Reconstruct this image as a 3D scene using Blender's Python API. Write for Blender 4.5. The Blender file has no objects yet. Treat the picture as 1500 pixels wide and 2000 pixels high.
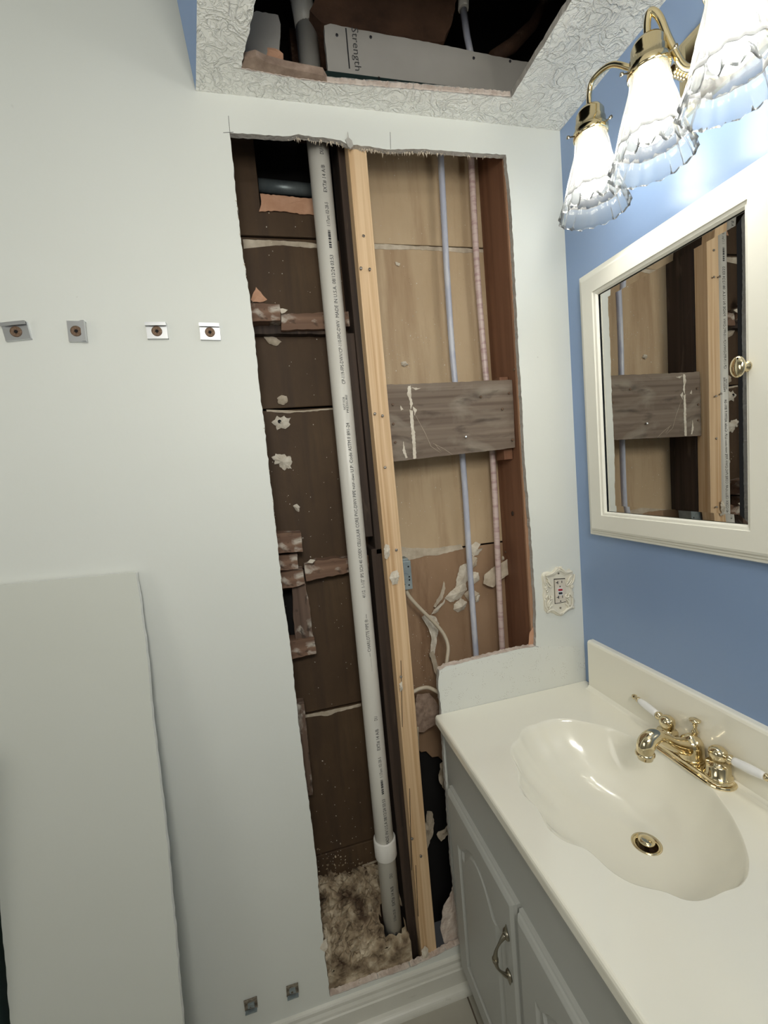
import bpy, bmesh, math, random
import numpy as np
from mathutils import Vector, Matrix, noise
random.seed(7)
PI = math.pi
SC = bpy.context.scene
COL = SC.collection
# world frame: back wall face is y=0 (room y<0), right wall face is x=0 (room x<0), floor z=0, metres
# ---------------------------------------------------------------- camera
YAW, PIT, ROL, FPX = 0.235626751, -0.0934518617, -0.0893168855, 844.566
CAM = np.array([-0.7510, -0.9700, 1.3560])
cy, sy, cp, sp, cr, sr = math.cos(YAW), math.sin(YAW), math.cos(PIT), math.sin(PIT), math.cos(ROL), math.sin(ROL)
fw = np.array([sy*cp, cy*cp, sp]); ri = np.array([cy, -sy, 0.0]); upv = np.cross(ri, fw)
RI = cr*ri + sr*upv; UP = -sr*ri + cr*upv
cam = bpy.data.cameras.new('camera'); camo = bpy.data.objects.new('camera', cam); COL.objects.link(camo)
cam.sensor_width = 36; cam.lens = FPX/2000*36; cam.clip_start = 0.01
camo.matrix_world = Matrix(((RI[0], UP[0], -fw[0], CAM[0]), (RI[1], UP[1], -fw[1], CAM[1]), (RI[2], UP[2], -fw[2], CAM[2]), (0, 0, 0, 1)))
SC.camera = camo
RM = np.array([RI, -UP, fw])
# ---------------------------------------------------------------- world, lights, exposure
w = bpy.data.worlds.new('world'); SC.world = w; w.use_nodes = True
w.node_tree.nodes['Background'].inputs[0].default_value = (0.02, 0.02, 0.02, 1)
SC.view_settings.view_transform = 'Standard'; SC.view_settings.look = 'None'
SC.view_settings.gamma = 1; SC.view_settings.use_curve_mapping = False
SC.view_settings.exposure = 0.0
BULB = 52.0            # emission of the three bulbs
LIGHTCOL = (1.0, 0.975, 0.895)
def area(name, loc, tgt, size, power, color):
    l = bpy.data.lights.new(name, 'AREA'); l.size = size; l.energy = power; l.color = color
    o = bpy.data.objects.new(name, l); o.location = loc
    o.rotation_euler = (Vector(tgt)-Vector(loc)).to_track_quat('-Z', 'Y').to_euler(); COL.objects.link(o)
area('upward_fill', (-0.75, -1.2, 1.70), (-0.55, -0.3, 2.13), 0.3, 6.0, LIGHTCOL)  # added upward fill behind the camera, no known lamp there
area('overhead_fill', (-0.75, -1.75, 2.11), (-0.7, -1.2, 0), 0.4, 14.5, LIGHTCOL)  # added overhead fill to even out wall, counter and cabinet
area('left_fill', (-2.2, -0.9, 1.5), (0, -0.6, 1.2), 0.8, 4.5, LIGHTCOL)  # added soft fill from the left, stands in for unseen room light

# ---------------------------------------------------------------- measuring helpers: a sight line met with a real plane
def ray(u, v): return RM.T @ np.array([(u-750)/FPX, (v-1000)/FPX, 1.0])
def oy(u, v, y=0.0): r = ray(u, v); return CAM + r*((y-CAM[1])/r[1])
def ox(u, v, x=0.0): r = ray(u, v); return CAM + r*((x-CAM[0])/r[0])
def oz(u, v, z=0.0): r = ray(u, v); return CAM + r*((z-CAM[2])/r[2])

# ---------------------------------------------------------------- materials
def _nt(name):
    m = bpy.data.materials.new(name); m.use_nodes = True
    return m, m.node_tree.nodes, m.node_tree.links, m.node_tree.nodes['Principled BSDF']
def solid(name, col, rough=0.5, metal=0.0, bump=0.0, bscale=60, **kw):
    m, N, L, b = _nt(name)
    b.inputs['Base Color'].default_value = (*col, 1); b.inputs['Roughness'].default_value = rough; b.inputs['Metallic'].default_value = metal
    for k, v in kw.items(): b.inputs[k].default_value = v
    if bump:
        tc = N.new('ShaderNodeTexCoord'); n = N.new('ShaderNodeTexNoise'); n.inputs['Scale'].default_value = bscale; n.inputs['Detail'].default_value = 4
        bp = N.new('ShaderNodeBump'); bp.inputs['Strength'].default_value = 1; bp.inputs['Distance'].default_value = bump
        L.new(tc.outputs['Object'], n.inputs['Vector']); L.new(n.outputs['Fac'], bp.inputs['Height']); L.new(bp.outputs[0], b.inputs['Normal'])
    return m
def mottled(name, stops, scale=(8, 8, 8), rough=0.7, detail=6, bump=0.001, bscale=40, spots=None, stain=None, dist=0.0, lacun=0.55, metal=0.0):
    """stops: [(pos, colour)]. spots=(scale, threshold, colour). stain=(scalevec, colour, lo, hi)"""
    m, N, L, b = _nt(name)
    tc = N.new('ShaderNodeTexCoord'); mp = N.new('ShaderNodeMapping'); mp.inputs['Scale'].default_value = scale
    L.new(tc.outputs['Object'], mp.inputs[0])
    n = N.new('ShaderNodeTexNoise'); n.inputs['Scale'].default_value = 1; n.inputs['Detail'].default_value = detail; n.inputs['Roughness'].default_value = lacun; n.inputs['Distortion'].default_value = dist
    L.new(mp.outputs[0], n.inputs['Vector'])
    r = N.new('ShaderNodeValToRGB'); e = r.color_ramp.elements
    e[0].position, e[0].color = stops[0][0], (*stops[0][1], 1); e[1].position, e[1].color = stops[-1][0], (*stops[-1][1], 1)
    for p, c in stops[1:-1]: q = e.new(p); q.color = (*c, 1)
    L.new(n.outputs['Fac'], r.inputs[0]); out = r.outputs[0]
    def over(out, fac, col):
        mx = N.new('ShaderNodeMix'); mx.data_type = 'RGBA'; L.new(fac, mx.inputs[0]); L.new(out, mx.inputs[6]); mx.inputs[7].default_value = (*col, 1); return mx.outputs[2]
    if stain:
        for sv, colr, lo, hi in (stain if isinstance(stain, list) else [stain]):
            m2 = N.new('ShaderNodeMapping'); m2.inputs['Scale'].default_value = sv; m2.inputs['Location'].default_value = (3.1, 1.7, 5.3); L.new(tc.outputs['Object'], m2.inputs[0])
            n2 = N.new('ShaderNodeTexNoise'); n2.inputs['Scale'].default_value = 1; n2.inputs['Detail'].default_value = 8; n2.inputs['Roughness'].default_value = 0.65; L.new(m2.outputs[0], n2.inputs['Vector'])
            mr = N.new('ShaderNodeMapRange'); mr.inputs[1].default_value = lo; mr.inputs[2].default_value = hi; L.new(n2.outputs['Fac'], mr.inputs[0])
            out = over(out, mr.outputs[0], colr)
    if spots:
        for ss, th, colr in (spots if isinstance(spots, list) else [spots]):
            v = N.new('ShaderNodeTexVoronoi'); v.inputs['Scale'].default_value = ss; L.new(tc.outputs['Object'], v.inputs['Vector'])
            lt = N.new('ShaderNodeMath'); lt.operation = 'LESS_THAN'; lt.inputs[1].default_value = th; L.new(v.outputs['Distance'], lt.inputs[0])
            n3 = N.new('ShaderNodeTexNoise'); n3.inputs['Scale'].default_value = ss*0.13; L.new(tc.outputs['Object'], n3.inputs['Vector'])
            g = N.new('ShaderNodeMath'); g.operation = 'GREATER_THAN'; g.inputs[1].default_value = 0.55; L.new(n3.outputs['Fac'], g.inputs[0])
            mu = N.new('ShaderNodeMath'); mu.operation = 'MULTIPLY'; L.new(lt.outputs[0], mu.inputs[0]); L.new(g.outputs[0], mu.inputs[1])
            out = over(out, mu.outputs[0], colr)
    L.new(out, b.inputs['Base Color']); b.inputs['Roughness'].default_value = rough; b.inputs['Metallic'].default_value = metal
    if bump:
        n4 = N.new('ShaderNodeTexNoise'); n4.inputs['Scale'].default_value = bscale; n4.inputs['Detail'].default_value = 5; L.new(tc.outputs['Object'], n4.inputs['Vector'])
        bp = N.new('ShaderNodeBump'); bp.inputs['Strength'].default_value = 1; bp.inputs['Distance'].default_value = bump
        L.new(n4.outputs['Fac'], bp.inputs['Height']); L.new(bp.outputs[0], b.inputs['Normal'])
    return m
def grain(name, light, dark, axis=2, lines=150, rough=0.7, soft=0.5, extra=None, blotch=None):
    """wood with grain lines running along an axis"""
    m, N, L, b = _nt(name)
    tc = N.new('ShaderNodeTexCoord')
    def nz(sc, det, loc=(0, 0, 0), dist=0):
        mp = N.new('ShaderNodeMapping'); mp.inputs['Scale'].default_value = sc; mp.inputs['Location'].default_value = loc; L.new(tc.outputs['Object'], mp.inputs[0])
        n = N.new('ShaderNodeTexNoise'); n.inputs['Scale'].default_value = 1; n.inputs['Detail'].default_value = det; n.inputs['Distortion'].default_value = dist; L.new(mp.outputs[0], n.inputs['Vector']); return n.outputs['Fac']
    s = [lines]*3; s[axis] = 2.0
    f1 = nz(s, 3, (0, 0, 0), 0.3)
    r = N.new('ShaderNodeValToRGB'); r.color_ramp.elements[0].position = 0.5-soft*0.35; r.color_ramp.elements[0].color = (*dark, 1)
    r.color_ramp.elements[1].position = 0.5+soft*0.25; r.color_ramp.elements[1].color = (*light, 1); L.new(f1, r.inputs[0]); out = r.outputs[0]
    for sc, colr, lo, hi in ([blotch] if blotch and not isinstance(blotch, list) else (blotch or [])):
        f = nz(sc, 7, (4, 2, 9), 0.5); mr = N.new('ShaderNodeMapRange'); mr.inputs[1].default_value = lo; mr.inputs[2].default_value = hi; L.new(f, mr.inputs[0])
        mx = N.new('ShaderNodeMix'); mx.data_type = 'RGBA'; L.new(mr.outputs[0], mx.inputs[0]); L.new(out, mx.inputs[6]); mx.inputs[7].default_value = (*colr, 1); out = mx.outputs[2]
    L.new(out, b.inputs['Base Color']); b.inputs['Roughness'].default_value = rough
    bp = N.new('ShaderNodeBump'); bp.inputs['Distance'].default_value = 0.0006; L.new(f1, bp.inputs['Height']); L.new(bp.outputs[0], b.inputs['Normal'])
    return m

M = {}
M['white_wall'] = mottled('white_wall_paint', [(0.3, (0.70, 0.715, 0.67)), (0.7, (0.74, 0.755, 0.715))], (1.5, 1.5, 1.5), 0.5, 3, 0.0006, 25,
    stain=[((14, 14, 14), (0.42, 0.41, 0.37), 0.71, 0.90), ((45, 45, 60), (0.36, 0.36, 0.33), 0.735, 0.80)])
M['splash_wall'] = mottled('speckled_wall_paint', [(0.3, (0.70, 0.71, 0.66)), (0.7, (0.74, 0.75, 0.705))], (2, 2, 2), 0.5, 3, 0.0006, 25, spots=(300, 0.20, (0.34, 0.31, 0.24)))
M['far_wall'] = solid('grey_far_wall_paint', (0.42, 0.42, 0.38), 0.5)  # unseen walls, grey set to weaken bounced light low in the room
M['drywall_piece'] = mottled('removed_drywall_paint', [(0.3, (0.60, 0.61, 0.55)), (0.7, (0.64, 0.65, 0.60))], (1.2, 1.2, 1.2), 0.55, 3, 0.0005, 20, stain=((9, 9, 14), (0.40, 0.40, 0.36), 0.70, 0.9))
M['gyp_edge'] = mottled('cut_gypsum_edge', [(0.3, (0.36, 0.34, 0.31)), (0.7, (0.52, 0.50, 0.47))], (40, 40, 40), 0.9, 5, 0.003, 150)
M['gyp_white'] = solid('white_gypsum_core', (0.84, 0.84, 0.80), 0.9, bump=0.002, bscale=90)
M['gyp_pink'] = mottled('cut_gypsum_pink_edge', [(0.3, (0.50, 0.39, 0.33)), (0.7, (0.72, 0.64, 0.57))], (50, 50, 50), 0.9, 5, 0.003, 150)
M['blue'] = mottled('blue_wall_paint', [(0.3, (0.225, 0.325, 0.52)), (0.7, (0.245, 0.345, 0.54))], (2, 2, 2), 0.28, 3, 0.0012, 9)
M['trim'] = mottled('white_gloss_trim', [(0.3, (0.62, 0.61, 0.55)), (0.7, (0.70, 0.69, 0.63))], (6, 6, 6), 0.35, 4, 0.0004, 60, stain=((12, 12, 30), (0.38, 0.36, 0.30), 0.62, 0.85))
M['back_paper'] = mottled('brown_gypsum_lath_paper', [(0.25, (0.40, 0.285, 0.170)), (0.5, (0.49, 0.365, 0.230)), (0.75, (0.56, 0.43, 0.285))], (5, 5, 2.0), 0.75, 7, 0.0006, 80,
    stain=[((16, 16, 1.6), (0.30, 0.19, 0.105), 0.5, 0.80), ((40, 40, 30), (0.50, 0.42, 0.32), 0.68, 0.80)], spots=[(60, 0.055, (0.68, 0.62, 0.52)), (110, 0.06, (0.10, 0.06, 0.03))])
M['back_paper_dark'] = mottled('stained_shaded_lath_paper', [(0.25, (0.036, 0.019, 0.008)), (0.5, (0.072, 0.040, 0.018)), (0.75, (0.135, 0.083, 0.040))], (5, 5, 2.0), 0.75, 7, 0.0006, 80,
    stain=[((22, 22, 1.6), (0.04, 0.022, 0.012), 0.48, 0.78), ((40, 40, 30), (0.36, 0.29, 0.21), 0.70, 0.85)], spots=[(70, 0.06, (0.62, 0.55, 0.45))])  # left bay's low light worked into the darker base, water stains on top
M['brown_board'] = mottled('exposed_brown_inner_board', [(0.25, (0.24, 0.145, 0.082)), (0.5, (0.31, 0.195, 0.115)), (0.75, (0.38, 0.25, 0.155))], (6, 6, 3), 0.8, 7, 0.0008, 60,
    stain=((18, 18, 3), (0.17, 0.09, 0.045), 0.55, 0.8), spots=(80, 0.05, (0.68, 0.62, 0.52)))
M['torn_brown'] = mottled('torn_brown_paper', [(0.3, (0.20, 0.135, 0.10)), (0.7, (0.42, 0.31, 0.24))], (40, 40, 40), 0.9, 6, 0.002, 90)
M['torn_paper'] = mottled('torn_grey_paper', [(0.3, (0.36, 0.29, 0.21)), (0.7, (0.62, 0.54, 0.43))], (30, 30, 30), 0.85, 6, 0.001, 90)
M['plaster'] = mottled('crumbled_plaster', [(0.3, (0.50, 0.43, 0.34)), (0.7, (0.78, 0.73, 0.63))], (45, 45, 45), 0.9, 6, 0.002, 120)
M['peach'] = mottled('peach_paper', [(0.3, (0.46, 0.24, 0.14)), (0.7, (0.64, 0.38, 0.25))], (18, 18, 18), 0.8, 5, 0.0008, 70)
M['new_stud'] = grain('new_pine', (0.70, 0.50, 0.305), (0.52, 0.325, 0.165), 2, 130, 0.65, 0.5, blotch=((9, 9, 4), (0.36, 0.19, 0.085), 0.68, 0.9))
M['old_dark'] = grain('old_dark_wood', (0.052, 0.031, 0.021), (0.014, 0.008, 0.005), 2, 80, 0.75, 0.7, blotch=((30, 30, 6), (0.16, 0.11, 0.08), 0.62, 0.85))
M['red_stud'] = grain('reddish_old_wood', (0.215, 0.098, 0.052), (0.135, 0.056, 0.028), 2, 40, 0.7, 0.9, blotch=((12, 12, 3), (0.09, 0.035, 0.02), 0.58, 0.85))
M['lit_stud'] = grain('lit_stud_face', (0.42, 0.25, 0.15), (0.24, 0.12, 0.07), 2, 160, 0.7, 0.6)  # paler copy of the stud wood, painted as its lit front
M['grey_board'] = grain('weathered_grey_board', (0.225, 0.175, 0.135), (0.085, 0.056, 0.038), 0, 90, 0.8, 0.9,
    blotch=[((9, 9, 16), (0.30, 0.26, 0.21), 0.52, 0.80), ((11, 11, 30), (0.05, 0.035, 0.025), 0.56, 0.76)])
M['old_block'] = grain('old_brown_block', (0.23, 0.135, 0.088), (0.10, 0.052, 0.032), 0, 70, 0.8, 0.8, blotch=[((26, 26, 40), (0.52, 0.46, 0.39), 0.54, 0.70), ((40, 40, 60), (0.05, 0.03, 0.02), 0.58, 0.72)])
M['old_block_v'] = grain('old_brown_upright', (0.17, 0.11, 0.078), (0.06, 0.035, 0.025), 2, 70, 0.8, 0.8, blotch=[((36, 36, 26), (0.50, 0.45, 0.38), 0.54, 0.70), ((50, 50, 30), (0.04, 0.025, 0.018), 0.56, 0.70)])
M['cream_face'] = solid('whitewash_drip', (0.72, 0.69, 0.62), 0.8)
M['pvc'] = mottled('white_pvc', [(0.3, (0.60, 0.575, 0.52)), (0.7, (0.66, 0.64, 0.585))], (7, 7, 4), 0.38, 4, 0.0, 10, stain=((22, 22, 9), (0.30, 0.27, 0.22), 0.68, 0.95))
M['pvc_new'] = solid('white_pvc_fitting', (0.72, 0.70, 0.66), 0.35)
M['ink'] = solid('black_ink', (0.02, 0.02, 0.025), 0.6)
M['grey_ink'] = solid('grey_ink', (0.06, 0.06, 0.06), 0.7)
M['pex_blue'] = mottled('bluish_pex', [(0.46, (0.42, 0.44, 0.53)), (0.60, (0.54, 0.55, 0.60))], (50, 50, 14), 0.3, 3, 0.0, 10)
M['pex_red'] = mottled('pinkish_pex', [(0.40, (0.44, 0.30, 0.29)), (0.52, (0.57, 0.45, 0.42))], (20, 20, 90), 0.33, 3, 0.0, 10)
M['cable'] = solid('dusty_white_cable', (0.50, 0.43, 0.33), 0.6, bump=0.0004, bscale=120)
M['galv'] = mottled('galvanised_steel', [(0.3, (0.22, 0.27, 0.29)), (0.7, (0.36, 0.41, 0.42))], (30, 30, 30), 0.45, 4, 0.0003, 60, metal=0.5)
M['green_steel'] = solid('dark_green_steel_track', (0.06, 0.10, 0.095), 0.3, 0.7)
M['ceil_grey'] = mottled('grey_board_paper', [(0.3, (0.36, 0.34, 0.31)), (0.7, (0.44, 0.42, 0.385))], (6, 6, 6), 0.8, 4, 0.0003, 50)
M['brass'] = mottled('polished_brass', [(0.3, (0.70, 0.59, 0.38)), (0.7, (0.78, 0.67, 0.46))], (20, 20, 20), 0.10, 3, 0.0, 10, metal=1.0)
M['brass_lamp'] = solid('lamp_brass', (0.74, 0.62, 0.38), 0.13, 1.0)
M['bronze'] = solid('aged_nickel', (0.33, 0.30, 0.24), 0.3, 1.0)
M['chrome'] = solid('chrome', (0.72, 0.73, 0.75), 0.36, 1.0)
M['rust'] = mottled('rusty_screw', [(0.3, (0.10, 0.06, 0.04)), (0.7, (0.26, 0.17, 0.11))], (300, 300, 300), 0.6, 3, 0.0, 10, metal=0.4)
M['nail'] = solid('nail_steel', (0.30, 0.27, 0.24), 0.4, 0.8)
M['marble'] = solid('cultured_marble', (0.87, 0.845, 0.74), 0.16, **{'Coat Weight': 0.5, 'Coat Roughness': 0.06})
M['cab'] = mottled('thermofoil_cabinet', [(0.3, (0.42, 0.425, 0.40)), (0.7, (0.44, 0.445, 0.42))], (3, 3, 3), 0.42, 2, 0.0, 10)
M['dark'] = solid('dark_recess', (0.006, 0.005, 0.005), 0.9)  # near-black stand-in for shade in recesses, also on cracks and dark hardware
M['frame'] = solid('off_white_frame_paint', (0.80, 0.79, 0.71), 0.35)
M['mirror'] = solid('mirror_glass', (0.66, 0.66, 0.64), 0.0, 1.0)
M['ivory'] = solid('ivory_plastic', (0.74, 0.70, 0.59), 0.35)
M['ivory_dev'] = solid('receptacle_plastic', (0.64, 0.58, 0.49), 0.35)
M['redb'] = solid('red_button', (0.35, 0.02, 0.03), 0.4)
M['porcelain'] = solid('white_porcelain', (0.82, 0.82, 0.82), 0.1, **{'Coat Weight': 0.6})
M['tile'] = mottled('beige_tile', [(0.3, (0.38, 0.36, 0.30)), (0.7, (0.44, 0.42, 0.36))], (9, 9, 9), 0.4, 5, 0.0003, 30)
M['grout'] = solid('brown_grout', (0.16, 0.13, 0.10), 0.9)
M['fluff'] = mottled('dusty_shaded_insulation', [(0.36, (0.09, 0.055, 0.032)), (0.5, (0.32, 0.245, 0.16)), (0.64, (0.60, 0.51, 0.38))], (22, 22, 22), 0.95, 7, 0.004, 90)  # dark end of the ramp paints in shade between the clumps
M['dirt'] = mottled('dirty_metal', [(0.35, (0.06, 0.045, 0.03)), (0.65, (0.30, 0.26, 0.20))], (120, 120, 120), 0.7, 4, 0.001, 150)
M['beam'] = mottled('dark_joist', [(0.3, (0.05, 0.024, 0.013)), (0.7, (0.14, 0.07, 0.04))], (10, 30, 14), 0.85, 6, 0.002, 60, stain=((9, 18, 14), (0.38, 0.25, 0.17), 0.60, 0.75))
M['drain_in'] = solid('drain_interior', (0.03, 0.012, 0.008), 0.3)

def tex_ceiling():
    m, N, L, b = _nt('stomped_ceiling_texture'); b.inputs['Base Color'].default_value = (0.90, 0.90, 0.85, 1); b.inputs['Roughness'].default_value = 0.45
    tc = N.new('ShaderNodeTexCoord')
    n = N.new('ShaderNodeTexNoise'); n.inputs['Scale'].default_value = 24; n.inputs['Detail'].default_value = 2; n.inputs['Distortion'].default_value = 1.6
    n2 = N.new('ShaderNodeTexNoise'); n2.inputs['Scale'].default_value = 75; n2.inputs['Detail'].default_value = 3; n2.inputs['Distortion'].default_value = 0.8
    for q in (n, n2): L.new(tc.outputs['Object'], q.inputs['Vector'])
    def ridge(o):
        s = N.new('ShaderNodeMath'); s.operation = 'SUBTRACT'; L.new(o, s.inputs[0]); s.inputs[1].default_value = 0.5
        a = N.new('ShaderNodeMath'); a.operation = 'ABSOLUTE'; L.new(s.outputs[0], a.inputs[0])
        r = N.new('ShaderNodeMapRange'); r.inputs[1].default_value = 0.0; r.inputs[2].default_value = 0.07; r.inputs[3].default_value = 1; r.inputs[4].default_value = 0; L.new(a.outputs[0], r.inputs[0]); return r.outputs[0]
    ad = N.new('ShaderNodeMath'); ad.operation = 'MULTIPLY_ADD'; L.new(ridge(n.outputs['Fac']), ad.inputs[0]); ad.inputs[1].default_value = 1.0; 
    mu = N.new('ShaderNodeMath'); mu.operation = 'MULTIPLY'; L.new(ridge(n2.outputs['Fac']), mu.inputs[0]); mu.inputs[1].default_value = 0.5; L.new(mu.outputs[0], ad.inputs[2])
    bp = N.new('ShaderNodeBump'); bp.inputs['Strength'].default_value = 1.0; bp.inputs['Distance'].default_value = 0.0020
    L.new(ad.outputs[0], bp.inputs['Height']); L.new(bp.outputs[0], b.inputs['Normal'])
    return m
M['ceiling'] = tex_ceiling()
def glassy(name, frost, trans, tint, rough, bscale=0):
    m, N, L, b = _nt(name); N.remove(b); out = N['Material Output']
    tr = N.new('ShaderNodeBsdfTransparent'); tr.inputs[0].default_value = (0.97, 0.98, 0.98, 1)
    tl = N.new('ShaderNodeBsdfTranslucent'); tl.inputs[0].default_value = (*tint, 1)
    df = N.new('ShaderNodeBsdfDiffuse'); df.inputs[0].default_value = (*tint, 1)
    gl = N.new('ShaderNodeBsdfGlossy'); gl.inputs['Roughness'].default_value = rough
    a = N.new('ShaderNodeMixShader'); a.inputs[0].default_value = 0.35; L.new(tl.outputs[0], a.inputs[1]); L.new(df.outputs[0], a.inputs[2])
    c = N.new('ShaderNodeMixShader'); c.inputs[0].default_value = trans; L.new(a.outputs[0], c.inputs[1]); L.new(tr.outputs[0], c.inputs[2])
    lw = N.new('ShaderNodeLayerWeight'); lw.inputs[0].default_value = frost
    d = N.new('ShaderNodeMixShader'); L.new(lw.outputs['Fresnel'], d.inputs[0]); L.new(c.outputs[0], d.inputs[1]); L.new(gl.outputs[0], d.inputs[2])
    L.new(d.outputs[0], out.inputs[0]); return m
M['frosted'] = glassy('frosted_glass', 0.12, 0.56, (0.13, 0.13, 0.128), 0.3)
M['clear'] = glassy('clear_ribbed_glass', 0.13, 0.80, (0.34, 0.36, 0.37), 0.18)
def emis(name, col, s):
    m, N, L, b = _nt(name); N.remove(b); e = N.new('ShaderNodeEmission'); e.inputs[0].default_value = (*col, 1); e.inputs[1].default_value = s; L.new(e.outputs[0], N['Material Output'].inputs[0]); return m
M['bulb'] = emis('lit_bulb', LIGHTCOL, BULB)

# ---------------------------------------------------------------- mesh builder (world coordinates in, local coordinates out)
ORG = {}
def thing(name, label, cat, loc, group=None):
    o = bpy.data.objects.new(name, None); COL.objects.link(o); o.location = loc; o.empty_display_size = 0.02
    o['label'] = label; o['category'] = cat
    if group: o['group'] = group
    ORG[o.name] = Vector(loc); return o
class MB:
    def __init__(s): s.v = []; s.f = []; s.m = []; s.sm = []
    def add(s, v, f, m=0, smooth=False):
        k = len(s.v); s.v += [tuple(map(float, q)) for q in v]
        for q in f: s.f.append([k+i for i in q]); s.m.append(m); s.sm.append(smooth)
        return s
    def box(s, x0, x1, y0, y1, z0, z1, m=0, j=0.0):
        v = [(x, y, z) for x in (x0, x1) for y in (y0, y1) for z in (z0, z1)]
        if j: v = [tuple(c+random.uniform(-j, j) for c in q) for q in v]
        return s.add(v, [(0, 1, 3, 2), (4, 6, 7, 5), (0, 4, 5, 1), (2, 3, 7, 6), (0, 2, 6, 4), (1, 5, 7, 3)], m)
    def obox(s, c, ax, ay, az, m=0):
        c, ax, ay, az = map(Vector, (c, ax, ay, az))
        v = [c+ax*i+ay*j+az*k for i in (-1, 1) for j in (-1, 1) for k in (-1, 1)]
        return s.add(v, [(0, 1, 3, 2), (4, 6, 7, 5), (0, 4, 5, 1), (2, 3, 7, 6), (0, 2, 6, 4), (1, 5, 7, 3)], m)
    def tube(s, pts, r, seg=14, m=0, cap=True, smooth=True):
        pts = [Vector(p) for p in pts]; n = len(pts); rs = r if isinstance(r, (list, tuple)) else [r]*n
        V = []; nrm = None
        for i, p in enumerate(pts):
            t = (pts[min(i+1, n-1)]-pts[max(i-1, 0)]).normalized()
            if nrm is None:
                nrm = t.cross(Vector((0, 0, 1)) if abs(t.z) < 0.9 else Vector((1, 0, 0))).normalized()
            nrm = (nrm-t*nrm.dot(t)).normalized(); bn = t.cross(nrm)
            for k in range(seg):
                a = 2*PI*k/seg; V.append(p+(nrm*math.cos(a)+bn*math.sin(a))*rs[i])
        F = [(i*seg+k, i*seg+(k+1) % seg, (i+1)*seg+(k+1) % seg, (i+1)*seg+k) for i in range(n-1) for k in range(seg)]
        s.add(V, F, m, smooth)
        if cap: s.add(V[:seg], [tuple(range(seg-1, -1, -1))], m); s.add(V[-seg:], [tuple(range(seg))], m)
        return s
    def lathe(s, c, prof, seg=32, m=0, axis=(0, 0, 1), smooth=True, cap=True):
        """prof: [(radius, height)] along axis from c"""
        ax = Vector(axis).normalized(); e1 = ax.cross(Vector((0, 1, 0)) if abs(ax.y) < 0.9 else Vector((1, 0, 0))).normalized(); e2 = ax.cross(e1); c = Vector(c)
        V = [c+ax*h+(e1*math.cos(2*PI*k/seg)+e2*math.sin(2*PI*k/seg))*max(r, 1e-5) for r, h in prof for k in range(seg)]
        F = [(i*seg+k, i*seg+(k+1) % seg, (i+1)*seg+(k+1) % seg, (i+1)*seg+k) for i in range(len(prof)-1) for k in range(seg)]
        s.add(V, F, m, smooth)
        if cap:
            s.add(V[:seg], [tuple(range(seg-1, -1, -1))], m); s.add(V[-seg:], [tuple(range(seg))], m)
        return s
    def prism(s, front, back, m=0, mside=None):
        n = len(front); ms = m if mside is None else mside
        s.add(front, [tuple(range(n))], m); s.add(back, [tuple(range(n-1, -1, -1))], m)
        s.add(list(front)+list(back), [(i, (i+1) % n, n+(i+1) % n, n+i) for i in range(n)], ms); return s
    def build(s, name, mats, parent=None, origin=None, label=None, kind=None, bevel=0.0, shade_auto=False, fix=True):
        mats = mats if isinstance(mats, (list, tuple)) else [mats]
        A = np.array(s.v)
        if parent is not None:
            p = parent; base = ORG[p.name]
        if origin is None:
            lo, hi = A.min(0), A.max(0); origin = Vector(((lo[0]+hi[0])/2, (lo[1]+hi[1])/2, lo[2]))
        origin = Vector(origin)
        me = bpy.data.meshes.new(name); me.from_pydata([tuple(Vector(q)-origin) for q in s.v], [], s.f)
        for mt in mats: me.materials.append(mt)
        me.polygons.foreach_set('material_index', s.m); me.polygons.foreach_set('use_smooth', s.sm)
        bm = bmesh.new(); bm.from_mesh(me); bmesh.ops.remove_doubles(bm, verts=bm.verts, dist=1e-6)
        if fix: bmesh.ops.recalc_face_normals(bm, faces=bm.faces)
        bm.to_mesh(me); bm.free()
        o = bpy.data.objects.new(name, me); COL.objects.link(o)
        ORG[o.name] = origin
        if parent is not None: o.parent = parent; o.location = origin-base
        else: o.location = origin
        if label: o['label'] = label
        if kind: o['kind'] = kind
        if bevel:
            b = o.modifiers.new('bevel', 'BEVEL'); b.width = bevel; b.segments = 2; b.limit_method = 'ANGLE'; b.angle_limit = 0.6
        return o
def tag(o, label, cat, group=None):
    o['label'] = label; o['category'] = cat
    if group: o['group'] = group
    return o
def jag(pts, step=0.006, amp=0.0012, loop=True):
    """subdivide a polyline of 2-D points and roughen it"""
    out = []; n = len(pts)
    for i in range(n if loop else n-1):
        a, b = np.array(pts[i]), np.array(pts[(i+1) % n]); d = np.linalg.norm(b-a); k = max(1, int(d/step))
        nn = np.array([-(b-a)[1], (b-a)[0]])/max(d, 1e-9)
        for q in range(k):
            p = a+(b-a)*q/k
            if q: p = p+nn*random.uniform(-amp, amp)
            out.append(tuple(p))
    if not loop: out.append(tuple(pts[-1]))
    return out
def plate_with_hole(outer, holes, y0, y1, to3, sideflags=None):
    """returns MB of a slab with holes. to3(p2, d) -> 3-D. material 0 = faces, 1 = cut edges"""
    mb = MB(); bm = bmesh.new(); ed = []; loops = [outer]+holes
    for lp in loops:
        vs = [bm.verts.new((p[0], p[1], 0)) for p in lp]
        for i in range(len(vs)): ed.append(bm.edges.new((vs[i], vs[(i+1) % len(vs)])))
    bmesh.ops.triangle_fill(bm, edges=ed, use_beauty=True)
    bm.verts.index_update(); P = [(v.co.x, v.co.y) for v in bm.verts]; F = [[v.index for v in f.verts] for f in bm.faces]; bm.free()
    mb.add([to3(p, y0) for p in P], F, 0); mb.add([to3(p, y1) for p in P], F, 0)
    for lp in loops:
        n = len(lp); mb.add([to3(p, y0) for p in lp]+[to3(p, y1) for p in lp], [(i, (i+1) % n, n+(i+1) % n, n+i) for i in range(n)], 1)
    return mb
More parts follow.
